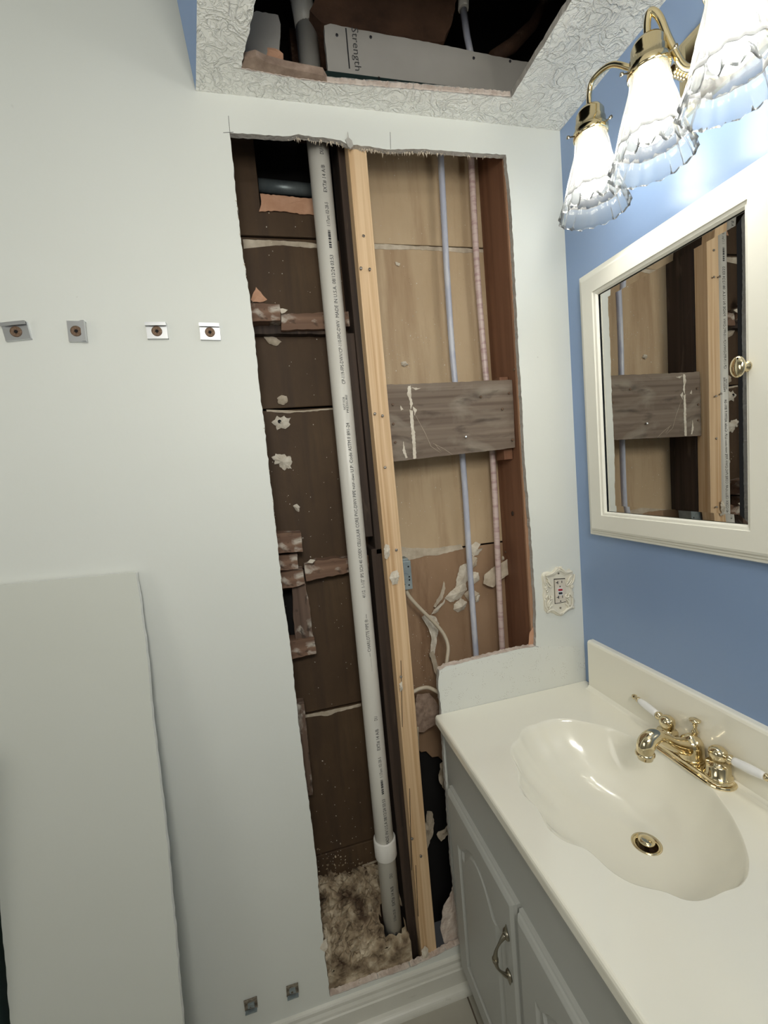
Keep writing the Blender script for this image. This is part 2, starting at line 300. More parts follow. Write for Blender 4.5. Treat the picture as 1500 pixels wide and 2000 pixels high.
def flake(name, uv, y, th, mats, parent=None, amp=0.004, lift=0.0, step=0.006, rough=0.0012):
    """thin irregular piece whose outline was measured on the plane y; curled by noise"""
    P = [oy(u, v, y) for u, v in uv]; P2 = jag([(p[0], p[2]) for p in P], step, rough)
    c = np.mean(P2, 0); R = []; rings = (1.0, 0.72, 0.4)
    mb = MB(); n = len(P2)
    def yy(p, r): return y-amp*(noise.noise(Vector((p[0]*60, p[1]*60, 3.3)))*0.5+0.5)-lift*(1-r)
    V = []
    for r in rings:
        for p in P2:
            q = c+(np.array(p)-c)*r; V.append((q[0], yy(q, r), q[1]))
    V.append((c[0], yy(c, 0), c[1]))
    F = []
    for i in range(len(rings)-1):
        for k in range(n): F.append((i*n+k, i*n+(k+1) % n, (i+1)*n+(k+1) % n, (i+1)*n+k))
    b = (len(rings)-1)*n
    for k in range(n): F.append((b+k, b+(k+1) % n, len(V)-1))
    Vb = [(q[0], q[1]+th, q[2]) for q in V[:n]]
    mb.add(V, F, 0, False); mb.add(V[:n]+Vb, [(k, (k+1) % n, n+(k+1) % n, n+k) for k in range(n)], 0); mb.add(Vb, [tuple(range(n))], 0)
    return mb.build(name, mats, parent)
def quadprism(uv, y0, y1, m=0):
    P = [oy(u, v, y0) for u, v in uv]
    return MB().prism([(p[0], y0, p[2]) for p in P], [(p[0], y1, p[2]) for p in P], m)

# ================================================================ ROOM SHELL
ZC = 2.131            # textured ceiling
XS = oy(383, 183, 0)[0]   # side of the lowered ceiling
DW = 0.013            # drywall thickness
XL, YF, ZH = -2.25, -2.0, 2.50
holeuv = [(448, 259), (500, 262), (560, 266), (583, 262), (595, 265), (640, 270), (665, 274), (677, 281), (690, 283), (713, 285), (740, 289), (763, 292), (800, 291), (832, 291), (890, 296), (944, 300), (988, 302),
    (992, 340), (997, 387), (1005, 519), (1011, 651), (1020, 798), (1026, 912), (1037, 1040), (1042, 1120), (1047, 1200), (1046, 1262), (1000, 1271), (944, 1284), (894, 1297), (870, 1302), (858, 1310),
    (856, 1340), (861, 1380), (863, 1420), (869, 1500), (876, 1600), (882, 1690), (890, 1760), (896, 1810), (899, 1845), (880, 1853), (827, 1879), (787, 1896), (720, 1919), (680, 1935), (645, 1947),
    (636, 1880), (628, 1800), (618, 1686), (604, 1572), (585, 1429), (570, 1287), (551, 1150), (539, 1030), (529, 949), (515, 820), (507, 760), (497, 659), (486, 568), (471, 475), (462, 389), (452, 293)]
hole = [(oy(u, v)[0], oy(u, v)[2]) for u, v in holeuv]
H = jag(hole, 0.008, 0.0011)
outer = [(0.02, 0), (0.02, ZC+0.013), (XS+0.012, ZC+0.013), (XS+0.012, ZH), (XL, ZH), (XL, 0)]
def seg_of(p): return p
mb = plate_with_hole(outer, [H], 0.0, DW, lambda p, d: (p[0], d, p[1]))
wb = mb.build('wall_back', [M['white_wall'], M['gyp_edge']], kind='structure', origin=(0, 0, 0))
# ragged paper fibres hanging from the top cut
fb = MB()
for i in range(170):
    u = random.uniform(560, 985) if i % 3 else random.uniform(700, 860)
    vt = np.interp(u, [448, 583, 665, 690, 763, 832, 988], [259, 263, 274, 283, 292, 291, 302]); p = oy(u, vt)
    L_ = random.uniform(0.002, 0.007)*(1.6 if random.random() < 0.1 else 1); wd = random.uniform(0.0008, 0.002); y = random.uniform(0.006, 0.013)
    fb.add([(p[0]-wd, y, p[2]+0.001), (p[0]+wd, y, p[2]+0.001), (p[0]+random.uniform(-.002, .002), y+random.uniform(-.002, .003), p[2]-L_)], [(0, 1, 2)])
for i in range(60):
    t = random.random(); k = random.choice([(462, 389, 471, 475), (471, 475, 486, 568), (515, 820, 539, 1030), (539, 1030, 551, 1150)])
    u, v = k[0]+(k[2]-k[0])*t, k[1]+(k[3]-k[1])*t; p = oy(u, v); L_ = random.uniform(0.001, 0.004)
    fb.add([(p[0], -0.0003, p[2]-0.0015), (p[0], -0.0003, p[2]+0.0015), (p[0]+L_*random.uniform(-1, 0.4), -0.001-L_*0.3, p[2]+random.uniform(-.004, .004))], [(0, 1, 2)])
fb.build('paper_fibre', M['torn_paper'], wb, kind='stuff', label='ragged paper fibres along the cut edge')
# white speckled splash area right of the vanity hole is the same board: thin repaint patch with its own look
sp = [(oy(u, v)[0], oy(u, v)[2]) for u, v in [(862, 1312), (948, 1288), (1046, 1266), (1060, 1262), (1120, 1262), (1141, 1262), (1145, 1330), (1140, 1400), (865, 1400), (858, 1330)]]
MB().prism([(a, -0.0006, b) for a, b in sp], [(a, 0.0002, b) for a, b in sp]).build('paint_patch', M['splash_wall'], wb, label='white paint peppered with small brown specks above the countertop')
# pink paper on the lower cut edges (bottom of the hole)
def lip(uv, name, th=0.0105, h=0.0016):
    P = [oy(u, v) for u, v in uv]; P2 = jag([(p[0], p[2]) for p in P], 0.004, 0.0008, loop=False)
    b = MB(); n = len(P2)
    V = []
    for a, c in P2:
        e = random.uniform(0, 0.003)
        V += [(a, 0.0012, c-0.0005), (a, 0.0014, c+h*random.uniform(.3, 1)), (a, th+0.003+e, c+h*random.uniform(.2, 1.6)), (a, th+0.003+e, c-0.003)]
    F = [(4*i+k, 4*(i+1)+k, 4*(i+1)+(k+1) % 4, 4*i+(k+1) % 4) for i in range(n-1) for k in range(4)]
    b.add(V, F); return b.build(name, M['gyp_pink'], wb, label='pinkish crumbling gypsum on the cut edge')
lip([(1045, 1262), (1000, 1271), (944, 1284), (894, 1297), (870, 1302), (858, 1310)], 'gypsum_lip')
lip([(899, 1845), (880, 1853), (827, 1879), (787, 1896), (720, 1919), (680, 1935), (645, 1947)], 'gypsum_lip')
# torn triangle of brown paper at the lower right hole corner
flake('torn_flap', [(1044, 1218), (1034, 1234), (1031, 1262), (1047, 1264), (1049, 1240)], 0.0125, 0.001, M['peach'], wb, amp=0.003)
flake('torn_flap', [(870, 1301), (878, 1293), (888, 1290), (896, 1292), (897, 1298), (884, 1303)], 0.010, 0.003, M['gyp_pink'], wb, amp=0.004)
# crumbled bits
flake('torn_flap', [(674, 274), (678, 270), (679, 258), (681, 270), (687, 276), (690, 286), (684, 291), (679, 286)], -0.0005, 0.004, M['gyp_edge'], wb, amp=0.004)
flake('torn_flap', [(625, 1852), (632, 1838), (638, 1834), (640, 1850), (634, 1858)], -0.001, 0.002, M['plaster'], wb, amp=0.003)

for a_, b_ in (((446, 226), (449, 258)), ((436, 259), (456, 258)), ((762, 258), (763, 291)), ((1046, 1262), (1052, 1264))):
    p, q = oy(*a_, -0.0003), oy(*b_, -0.0003); d = np.array([q[2]-p[2], 0, p[0]-q[0]]); d = d/np.linalg.norm(d)*0.0004
    fr_ = [tuple(p-d), tuple(p+d), tuple(q+d), tuple(q-d)]
    MB().prism(fr_, [(x, 0.0004, z) for x, _, z in fr_]).build('layout_mark', M['grey_ink'], wb)
# right wall (blue)
MB().box(0, 0.08, YF, 0.0, 0, ZC+0.013).build('wall_right', M['blue'], kind='structure')
MB().box(XL-0.08, XL, YF, 0.013, 0, ZH).build('wall_left', M['far_wall'], kind='structure')
MB().box(XL, 0.0, YF-0.08, YF, 0, ZH).build('wall_front', M['far_wall'], kind='structure')
MB().box(XL, XS-0.012, YF, 0.0, ZH, ZH+0.05).build('ceiling_high', M['white_wall'], kind='structure')
# lowered textured ceiling with cut-out; blue wedge along its left edge
ch = [oz(u, v, ZC) for u, v in [(470, 135), (530, 146), (580, 155), (640, 163), (700, 168), (800, 175), (900, 183), (998, 191)]]
right_dir = oz(1117, 0, ZC); left_top = oz(500, 0, ZC)
def ext(a, b, k): return a+(b-a)*k
hc = [(p[0], p[1]) for p in ch]+[tuple(ext(ch[-1], right_dir, 1.5)[:2]), tuple(ext(ch[0], left_top, 2.4)[:2])]
HC = jag(hc, 0.008, 0.0012)
blu = [oz(u, v, ZC) for u, v in [(383, 183), (385, 0)]]
b2 = ext(blu[0], blu[1], 1.6)
outc = [(XS, 0.0), (0.0, 0.0), (0.0, YF), (b2[0], YF), (b2[0], b2[1])]
cb = plate_with_hole(outc, [HC], ZC, ZC+0.013, lambda p, d: (p[0], p[1], d))
ceil = cb.build('ceiling', [M['ceiling'], M['gyp_edge']], kind='structure', origin=(0, 0, ZC))
wd = [(XS, -0.0), (b2[0], b2[1]), (b2[0], YF), (XS, YF)]
MB().prism([(a, b, ZC) for a, b in wd], [(a, b, ZC+0.013) for a, b in wd]).build('trim_2', M['blue'], kind='structure')
MB().box(XS, XS+0.012, YF, -0.001, ZC+0.012, ZH+0.05).build('trim_3', M['blue'], kind='structure')   # side of the lowered part
MB().box(XS+0.012, 0.08, YF, 0.30, ZH, ZH+0.05).build('ceiling_blackout', M['dark'], kind='structure')     # added black lid, keeps outside light out of the joist space
# added black side and back that keep the joist space dark
MB().box(0.08, 0.10, YF, 0.30, ZC+0.013, ZH).build('wall_blackout_side', M['dark'], kind='structure')
MB().box(-0.95, 0.1, 0.28, 0.30, 1.9, ZH).build('wall_blackout_back', M['dark'], kind='structure')
# ragged paper edge of ceiling cut at back-left
P = [oz(u, v, ZC) for u, v in [(470, 136), (478, 118), (500, 112), (520, 124), (560, 135), (600, 143), (632, 150), (640, 163), (580, 156), (530, 147)]]
mb = MB(); mb.prism([(p[0], p[1], ZC+0.013+0.004*random.random()) for p in P], [(p[0], p[1], ZC+0.002) for p in P]); mb.build('torn_flap', M['torn_brown'], ceil)
# crumbly lip along the ceiling cut
def clip_(uv):
    P = [oz(u, v, ZC) for u, v in uv]; P2 = jag([(p[0], p[1]) for p in P], 0.004, 0.001, loop=False); b = MB(); V = []
    for a, c in P2:
        e = random.uniform(0.0, 0.004)
        V += [(a, c-0.0005, ZC+0.0012), (a, c-0.0012-e*0.3, ZC+0.003), (a, c-0.0012-e*0.4, ZC+0.009+e*0.6), (a, c+0.002, ZC+0.012)]
    F = [(4*i+k, 4*(i+1)+k, 4*(i+1)+(k+1) % 4, 4*i+(k+1) % 4) for i in range(len(P2)-1) for k in range(4)]
    b.add(V, F); b.build('gypsum_lip', M['gyp_pink'], ceil)
clip_([(470, 135), (530, 146), (580, 155), (640, 163), (700, 168), (800, 175), (900, 183), (996, 190)])

# floor: grout bed and single tiles
MB().box(XL, 0.0, YF, 0.02, -0.02, -0.003).build('floor', M['grout'], kind='structure', origin=(0, 0, 0))
flo = bpy.data.objects['floor']
gx = oz(920, 1965, 0)[0]; TS = 0.305
k = 0
ix = 0
x1 = 0.0
edges_x = [gx+TS, gx]
while edges_x[-1] > XL: edges_x.append(edges_x[-1]-TS)
edges_x = sorted(set([0.0]+[e for e in edges_x if e < 0]+[XL]))
edges_y = [0.0]; yv = -0.22
while yv > YF: edges_y.append(yv); yv -= TS
edges_y.append(YF); edges_y.sort()
for i in range(len(edges_x)-1):
    for j in range(len(edges_y)-1):
        a, b, c, d = edges_x[i]+0.0022, edges_x[i+1]-0.0022, edges_y[j]+0.0022, edges_y[j+1]-0.0022
        if b-a < 0.01: continue
        MB().box(a, b, c, d, -0.004, 0.0).build('tile', M['tile'], flo)
# baseboard with moulded top, and quarter round
def extrude_x(prof, x0, x1, name, mat, kind='structure', parent=None):
    b = MB(); n = len(prof); V = [(x0, y, z) for y, z in prof]+[(x1, y, z) for y, z in prof]
    b.add(V, [(i, (i+1) % n, n+(i+1) % n, n+i) for i in range(n)]); b.add(V[:n], [tuple(range(n))]); b.add(V[n:], [tuple(range(n))])
    return b.build(name, mat, parent, kind=kind)
extrude_x([(0, 0), (-0.015, 0), (-0.015, 0.056), (-0.0125, 0.059), (-0.0115, 0.065), (-0.0085, 0.072), (-0.0082, 0.080), (-0.006, 0.0835), (0, 0.085)], XL, -0.38, 'baseboard_back', M['trim'])
extrude_x([(-0.015, 0)]+[(-0.015-0.019*math.cos(a), 0.019*math.sin(a)) for a in [i*PI/16 for i in range(9)]], XL, -0.38, 'trim_1', M['trim'])

# ================================================================ WALL CAVITY
YB = 0.142
cav = MB().box(-0.90, 0.06, YB+0.022, YB+0.03, 0, 1.55).build('wall_inner', M['dark'], kind='structure')  # black sheet put in for the darkness behind the lath
seamL = [1.936, 1.531, 1.126, 0.742, 0.340]
xl0, xl1 = -0.86, -0.53; xr0, xr1 = -0.53, -0.10
def lath(outline, mat):
    P = outline
    return MB().prism([(a, YB, b) for a, b in P], [(a, YB+0.0095, b) for a, b in P]).build('lath_panel', mat, cav, bevel=0.002)
top_hole = [(oy(505, 378, YB)[0], oy(505, 378, YB)[2])]
hx, hz = oy(506, 378, YB)[0], oy(560, 383, YB)[2]
hx2 = -0.562
g = 0.0022
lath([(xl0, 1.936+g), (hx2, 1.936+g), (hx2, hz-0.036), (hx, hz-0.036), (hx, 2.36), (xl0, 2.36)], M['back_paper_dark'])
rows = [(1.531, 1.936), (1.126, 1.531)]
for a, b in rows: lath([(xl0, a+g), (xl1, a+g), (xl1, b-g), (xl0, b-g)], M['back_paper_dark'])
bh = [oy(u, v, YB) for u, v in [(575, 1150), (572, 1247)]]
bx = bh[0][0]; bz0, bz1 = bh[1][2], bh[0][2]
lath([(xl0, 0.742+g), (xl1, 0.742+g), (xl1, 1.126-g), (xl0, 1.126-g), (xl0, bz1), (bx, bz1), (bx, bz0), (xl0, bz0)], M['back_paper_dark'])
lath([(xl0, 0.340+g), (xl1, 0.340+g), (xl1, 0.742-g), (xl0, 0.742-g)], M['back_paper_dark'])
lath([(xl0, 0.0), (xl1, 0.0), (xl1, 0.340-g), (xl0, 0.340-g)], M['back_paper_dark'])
zr1 = oy(840, 481, YB)[2]; zr2 = oy(860, 1075, YB)[2]
lath([(xr0, zr1+g), (xr1, zr1+g), (xr1, 2.36), (xr0, 2.36)], M['back_paper'])
lath([(xr0, zr2+g+0.001), (xr1, zr2+g), (xr1, zr1-g), (xr0, zr1-g)], M['back_paper'])
# lower right bay: paper with a black torn opening at the bottom
brk = [(xr1, zr2-g), (xr0, zr2-g)]+[tuple(oy(u, v, YB)[[0, 2]]) for u, v in [(796, 1448), (812, 1456), (822, 1470), (832, 1468), (844, 1480), (856, 1478), (868, 1490), (890, 1486)]]+[(xr1, 0.70)]
lath(brk[::-1], M['brown_board'])
# ragged strips where the face paper was torn at the seams
def strip(uv, name='torn_strip', mt='torn_paper', y=None): return flake(name, uv, (YB if y is None else y)-0.0005, 0.0008, M[mt], cav, amp=0.0012, step=0.008, rough=0.0010)
strip([(474, 468), (540, 470), (604, 474), (650, 480), (652, 486), (600, 484), (560, 480), (530, 479), (515, 477), (500, 473), (486, 474), (476, 486)])
strip([(728, 476), (800, 480), (870, 483), (945, 487), (945, 493), (900, 494), (885, 491), (850, 490), (800, 487), (760, 488), (730, 486)])
strip([(770, 1066), (800, 1070), (845, 1071), (900, 1063), (905, 1072), (850, 1085), (835, 1085), (775, 1101)])
strip([(585, 1398), (640, 1388), (668, 1382), (705, 1374), (705, 1379), (660, 1390), (640, 1398), (620, 1398), (587, 1403)])
strip([(520, 800), (560, 804), (600, 801), (650, 797), (650, 800), (600, 804), (560, 807), (521, 804)])
strip([(706, 1690), (740, 1678), (742, 1681), (708, 1694)])
# peach strip below the upper black hole, peach triangle
flake('torn_strip', [(508, 379), (560, 384), (614, 389), (616, 420), (590, 419), (560, 414), (535, 412), (506, 414), (510, 400)], YB-0.003, 0.002, M['peach'], cav, amp=0.003)
# plaster blobs squeezed through
def blob(uv, mt='plaster', y=YB, lift=0.007, amp=0.004, parent=cav, name='plaster_blob'): return flake(name, uv, y-0.001, 0.001, M[mt], parent, amp=amp, lift=lift, step=0.004, rough=0.0012)
blob([(530, 825), (537, 820), (541, 812), (548, 816), (555, 812), (560, 817), (568, 816), (564, 825), (567, 829), (557, 838), (549, 836), (541, 840), (539, 832)])
blob([(530, 893), (537, 890), (538, 886), (550, 888), (556, 887), (560, 892), (567, 891), (571, 902), (567, 910), (570, 916), (560, 914), (556, 919), (546, 912), (545, 906), (536, 907), (537, 900)])
blob([(541, 778), (550, 772), (560, 774), (562, 784), (555, 791), (544, 789)], 'torn_paper')
blob([(515, 658), (528, 655), (540, 660), (550, 668), (540, 676), (526, 672)], 'torn_paper')
blob([(572, 988), (580, 984), (586, 990), (584, 1000), (577, 996)])
blob([(783, 708), (792, 706), (798, 712), (790, 717), (784, 714)])
blob([(772, 512), (781, 515), (779, 521), (773, 518)], lift=0.003)
MB().lathe((oy(546, 824, YB)[0], YB-0.0085, oy(546, 824, YB)[2]), [(0.0045, 0), (0.0045, 0.004)], 14, axis=(0, 1, 0)).build('blob_hole', M['dark'], cav)
# big torn break in the right bay
blob([(918, 1066), (928, 1058), (938, 1062), (930, 1075), (944, 1070), (932, 1084), (924, 1086), (918, 1078)])
blob([(921, 1085), (932, 1090), (930, 1104), (920, 1112), (914, 1100)], 'torn_paper')
blob([(898, 1105), (912, 1100), (916, 1130), (900, 1150), (888, 1152), (892, 1128)])
blob([(922, 1116), (934, 1118), (936, 1132), (926, 1140), (918, 1130)])
blob([(885, 1150), (906, 1132), (912, 1150), (900, 1168), (880, 1176), (868, 1168)], lift=0.012)
blob([(886, 1180), (900, 1168), (912, 1176), (906, 1190), (894, 1196), (885, 1190)], lift=0.012)
blob([(906, 1160), (918, 1150), (936, 1158), (930, 1176), (914, 1174)], 'torn_paper', lift=0.010)
blob([(928, 1158), (937, 1162), (934, 1174), (928, 1176)])
blob([(846, 1192), (862, 1178), (872, 1166), (866, 1180), (852, 1196), (842, 1200)])
flake('torn_flap', [(865, 1134), (868, 1148), (863, 1166), (850, 1186), (846, 1184), (858, 1158)], YB-0.012, 0.001, M['torn_paper'], cav, amp=0.012)
flake('torn_flap', [(823, 1205), (830, 1198), (850, 1204), (856, 1216), (854, 1236), (850, 1262), (846, 1286), (838, 1282), (842, 1250), (836, 1222)], YB-0.006, 0.002, M['plaster'], cav, amp=0.010)
flake('torn_flap', [(845, 1270), (850, 1284), (855, 1300), (858, 1340), (852, 1330), (842, 1290), (837, 1275)], YB-0.02, 0.002, M['torn_paper'], cav, amp=0.010)
flake('torn_flap', [(946, 1122), (960, 1110), (990, 1092), (1001, 1117), (980, 1130), (962, 1147), (944, 1140)], YB-0.022, 0.0015, M['torn_paper'], cav, amp=0.004)
blob([(980, 1086), (990, 1088), (988, 1096), (980, 1094)], 'torn_paper')
# hanging torn paper low in the right bay
flake('torn_flap', [(813, 1356), (838, 1352), (858, 1380), (858, 1402), (850, 1414), (840, 1418), (826, 1428), (810, 1426), (806, 1400)], 0.10, 0.0015, M['torn_brown'], cav, amp=0.010)
flake('torn_flap', [(858, 1490), (870, 1480), (876, 1530), (866, 1540), (855, 1520)], 0.08, 0.002, M['torn_paper'], cav, amp=0.015)
flake('torn_flap', [(832, 1580), (842, 1582), (848, 1606), (840, 1632), (832, 1655), (828, 1620)], 0.10, 0.002, M['torn_paper'], cav, amp=0.015)
flake('torn_flap', [(852, 1628), (880, 1600), (882, 1616), (860, 1640)], 0.07, 0.002, M['torn_paper'], cav, amp=0.015)
flake('torn_flap', [(886, 1722), (893, 1750), (897, 1800), (898, 1842), (868, 1842), (860, 1812), (866, 1770), (878, 1752)], 0.02, 0.003, M['gyp_pink'], wb, amp=0.004)
# speckles of white dust on the paper (nobody could count them)
db = MB()
for i in range(520):
    if i < 190: u, v = random.uniform(730, 940), random.choice([random.uniform(310, 740), random.uniform(650, 740), random.uniform(900, 1060)])
    elif i < 300: u, v = random.uniform(520, 690), random.uniform(400, 1600)
    elif i < 360: u, v = random.uniform(800, 860), random.uniform(1180, 1400)
    else: u, v = 650+random.gauss(0, 32), 1775-abs(random.gauss(0, 62))
    p = oy(u, v, YB); r = random.uniform(0.0006, 0.0016)*(1.5 if random.random() < 0.1 else 1); a0 = random.random()*6
    k = [(p[0]+r*random.uniform(.5, 1.2)*math.cos(a0+t), YB-0.0006, p[2]+r*random.uniform(.5, 1.4)*math.sin(a0+t)) for t in (0, 1.3, 2.5, 3.8, 5)]
    db.add(k+[(p[0], YB-0.0016, p[2])], [(0, 1, 5), (1, 2, 5), (2, 3, 5), (3, 4, 5), (4, 0, 5)])
db.build('dust_fleck', M['plaster'], cav, kind='stuff', label='scattered white plaster flecks on the brown paper')

# ---- wood framing
def upright(uvL, uvR, y0, y1, name):
    """stud between two left / right edge polylines measured at front depth y0"""
    L_ = [oy(u, v, y0) for u, v in uvL]; R_ = [oy(u, v, y0) for u, v in uvR]
    return L_, R_
SX0, SX1 = -0.5195, -0.4785
t = thing('new_wall_stud', 'pale new pine stud running full height beside the white drain pipe', 'stud', (-0.499, 0.032, 0.02))
mb = MB(); nz_ = 26
for i in range(nz_):
    z0, z1 = 0.02+(2.30-0.02)*i/nz_, 0.02+(2.30-0.02)*(i+1)/nz_
def bar(x0, x1, y0, y1, z0, z1, n=18, wob=0.0006, tilt=0.0):
    b = MB(); V = []; ph = random.random()*9
    for i in range(n+1):
        z = z0+(z1-z0)*i/n; d = wob*math.sin(z*5+ph)+tilt*(z-z0)
        V += [(x0+d, y0, z), (x1+d, y0, z), (x1+d, y1, z), (x0+d, y1, z)]
    F = [(4*i+k, 4*i+(k+1) % 4, 4*(i+1)+(k+1) % 4, 4*(i+1)+k) for i in range(n) for k in range(4)]
    F += [(0, 1, 2, 3), (4*n+3, 4*n+2, 4*n+1, 4*n)]
    return b.add(V, F)
bar(SX0, SX1, DW, 0.051, 0.02, 2.17, tilt=-0.0017, wob=0.0008).build('stud', M['new_stud'], t, bevel=0.0015)
def nail_on(u, v, y, parent, r=0.0032, L=0.010, name='nail', mt='nail', tip=(0, -1, 0)):
    p = oy(u, v, y-L*0.7); ax = Vector(tip).normalized()
    q = Vector((p[0], p[1], p[2]))
    b = MB().lathe(q-ax*L, [(r*0.35, 0), (r*0.35, L), (r, L), (r, L+0.0014), (r*0.5, L+0.0018)], 10, axis=ax)
    return b.build(name, M[mt], parent)
for u, v in [(710, 461), (705, 524), (722, 526), (732, 808), (747, 812), (752, 913), (774, 1074), (783, 1322), (805, 1638), (822, 1672)]:
    nail_on(u, v, DW, t, tip=(random.uniform(-.3, .3), -1, random.uniform(.0, .4)), L=0.007 if v not in (461, 913) else 0.001)
for uv in ([(749, 1072), (753, 1062), (760, 1066), (761, 1082), (756, 1092), (750, 1088)], [(760, 1128), (766, 1116), (775, 1112), (779, 1124), (776, 1140), (766, 1142)], [(822, 1856), (830, 1846), (836, 1852), (836, 1870), (826, 1872)], [(779, 1335), (784, 1330), (786, 1346), (781, 1350)]):
    flake('plaster_lump', uv, DW-0.001, 0.001, M['plaster'], t, amp=0.007, lift=0.006, step=0.003)
# long drying cracks low on the face
for (a, b) in (((783, 1290), (786, 1420)), ((800, 1540), (804, 1700)), ((812, 1690), (817, 1790))):
    p, q = oy(*a, DW-0.0003), oy(*b, DW-0.0003)
    MB().prism([(p[0]-.0007, DW-.0003, p[2]), (p[0]+.0007, DW-.0003, p[2]), (q[0]+.0007, DW-.0003, q[2]), (q[0]-.0007, DW-.0003, q[2])], [(p[0]-.0007, DW+.001, p[2]), (p[0]+.0007, DW+.001, p[2]), (q[0]+.0007, DW+.001, q[2]), (q[0]-.0007, DW+.001, q[2])]).build('drying_crack', M['dark'], t)
t = thing('old_wall_stud', 'old nearly black stud directly behind the pale pine stud', 'stud', (-0.50, 0.10, 0.0))
bar(-0.545, -0.479, 0.0525, 0.128, 0.0, 1.17, wob=0.002, tilt=-0.002).build('stud', M['old_dark'], t, bevel=0.002)
bar(-0.536, -0.479, 0.0525, 0.1405, 1.155, 2.17, wob=0.0015).build('stud', M['old_dark'], t, bevel=0.002)
z = oy(700, 650, 0.06)[2]
MB().box(-0.556, -0.5365, 0.060, 0.13, 1.20, z).build('splice_board', M['old_dark'], t, bevel=0.002)
flake('splinter', [(778, 1345), (783, 1338), (786, 1400), (792, 1480), (794, 1512), (788, 1500), (782, 1430)], 0.048, 0.004, M['old_block_v'], t, amp=0.003)
t = thing('red_wall_stud', 'reddish brown old stud at the right side of the wall opening', 'stud', (-0.10, 0.08, 0.0))
bar(-0.146, -0.070, DW+0.0005, 0.1405, 0.0, 2.17, wob=0.0008).build('stud', M['red_stud'], t, bevel=0.001)
bar(-0.1475, -0.072, DW-0.0000, DW+0.006, 0.0, 2.17, wob=0.0008).build('stud_face', M['lit_stud'], t, label='front edge of the stud, paler tan imitating the light on it')
q = oy(1003, 1003, 0.05); qq = ox(1001, 1003, -0.1465)
MB().lathe((-0.1468, qq[1], qq[2]), [(0.0065, 0), (0.005, 0.001)], 14, axis=(-1, 0, 0)).build('knot', M['old_dark'], t)
for (u, v) in ((1005, 722), (988, 1078)):
    qq = ox(u, v, -0.1465); MB().lathe((-0.1468, max(qq[1], 0.02), qq[2]), [(0.003, 0), (0.003, 0.003)], 10, axis=(-1, 0, 0)).build('nail', M['rust'], t)
# weathered board across the right bay
YBd = 0.036
P = [oy(u, v, YBd) for u, v in [(755, 751), (800, 750), (870, 747), (940, 744), (1000, 742), (1003, 790), (1006, 874), (960, 880), (880, 889), (800, 898), (760, 903)]]
P2 = jag([(p[0], p[2]) for p in P], 0.01, 0.0007)
t = thing('weathered_board', 'weathered grey brown board nailed across the right bay, streaked with white drips', 'board', (-0.31, 0.046, P[-1][2]))
P2 = [(max(min(a, -0.1465), SX1+0.0005), b) for a, b in P2]
MB().prism([(a, YBd, b) for a, b in P2], [(a, 0.0520, b) for a, b in P2]).build('board', M['grey_board'], t)
for uv in ([(797, 754), (802, 753), (803, 775), (806, 790), (802, 800), (800, 782), (795, 770)], [(800, 800), (806, 802), (808, 830), (811, 850), (812, 880), (813, 895), (807, 896), (806, 870), (803, 840)],
           [(803, 757), (822, 758), (812, 762)], [(788, 862), (791, 878), (796, 894), (792, 895), (786, 880)], [(806, 794), (814, 800), (810, 812)], [(782, 792), (788, 800), (783, 802)]):
    flake('white_drip', uv, YBd-0.0003, 0.0004, M['plaster'], t, amp=0.0012, step=0.003, rough=0.0010)
sc = MB()
for pl in ([(812, 812), (830, 845), (842, 872), (860, 884)], [(846, 866), (866, 876), (884, 888)], [(850, 868), (862, 882)]):
    Q = [oy(u, v, YBd-0.0002) for u, v in pl]; sc.tube([(q[0], q[1], q[2]) for q in Q], 0.0004, 5)
sc.build('scratch', M['torn_paper'], t)
for u, v in [(910, 853), (1001, 859), (767, 790), (768, 828), (772, 864), (994, 768), (981, 799), (939, 775)]:
    nail_on(u, v, YBd, t, L=0.006 if (u, v) in ((910, 853), (1001, 859)) else 0.0015, tip=(0.1, -1, 0.2), mt='chrome' if u == 910 else 'rust')
t = MB().box(-0.172, -0.148, 0.0525, 0.095, oy(985, 898, 0.0525)[2], oy(985, 742, 0.06)[2]+0.006).build('cleat', M['red_stud'], bevel=0.001)
tag(t, 'short reddish wood cleat behind the right end of the weathered board', 'wood block')

# ---- left bay blocking
def block(name, label, uv, y0, y1, mt, cat='wood block', group=None, rough=0.0012):
    P = [oy(u, v, y0) for u, v in uv]; P2 = jag([(p[0], p[2]) for p in P], 0.012, rough)
    o = MB().prism([(a, y0, b) for a, b in P2], [(a, y1, b) for a, b in P2]).build(name, M[mt], bevel=0.001)
    return tag(o, label, cat, group)
block('wood_block', 'short brown wood block ending at the middle left of the opening, below the peach scrap', [(480, 591), (546, 594), (548, 626), (480, 628)], 0.085, YB-0.001, 'old_block')
block('blocking_board', 'dark brown horizontal blocking behind the drain pipe, upper left bay', [(549, 613), (600, 611), (655, 609), (692, 609), (694, 636), (650, 642), (600, 643), (549, 645)], 0.105, YB-0.0015, 'old_block')
block('blocking_ledge', 'nearly black ledge under the upper brown block', [(480, 629), (548, 627), (549, 646), (655, 645), (655, 652), (480, 652)], 0.118, YB-0.0017, 'old_dark')
o = flake('paper_scrap', [(490, 586), (500, 562), (522, 586), (514, 590), (494, 591)], 0.10, 0.001, M['peach'], None, amp=0.006); tag(o, 'peach coloured triangle of paper standing on the upper brown block', 'paper scrap')
o = flake('plaster_scrap', [(545, 604), (552, 603), (562, 606), (556, 612), (550, 614)], 0.098, 0.002, M['plaster'], None, amp=0.006); tag(o, 'small white plaster scrap at the corner of the upper brown block', 'plaster scrap')
o = flake('plaster_scrap', [(600, 1098), (606, 1092), (616, 1094), (610, 1100)], 0.088, 0.002, M['plaster'], None, amp=0.004); tag(o, 'small white plaster scrap on the splintered diagonal board', 'plaster scrap')
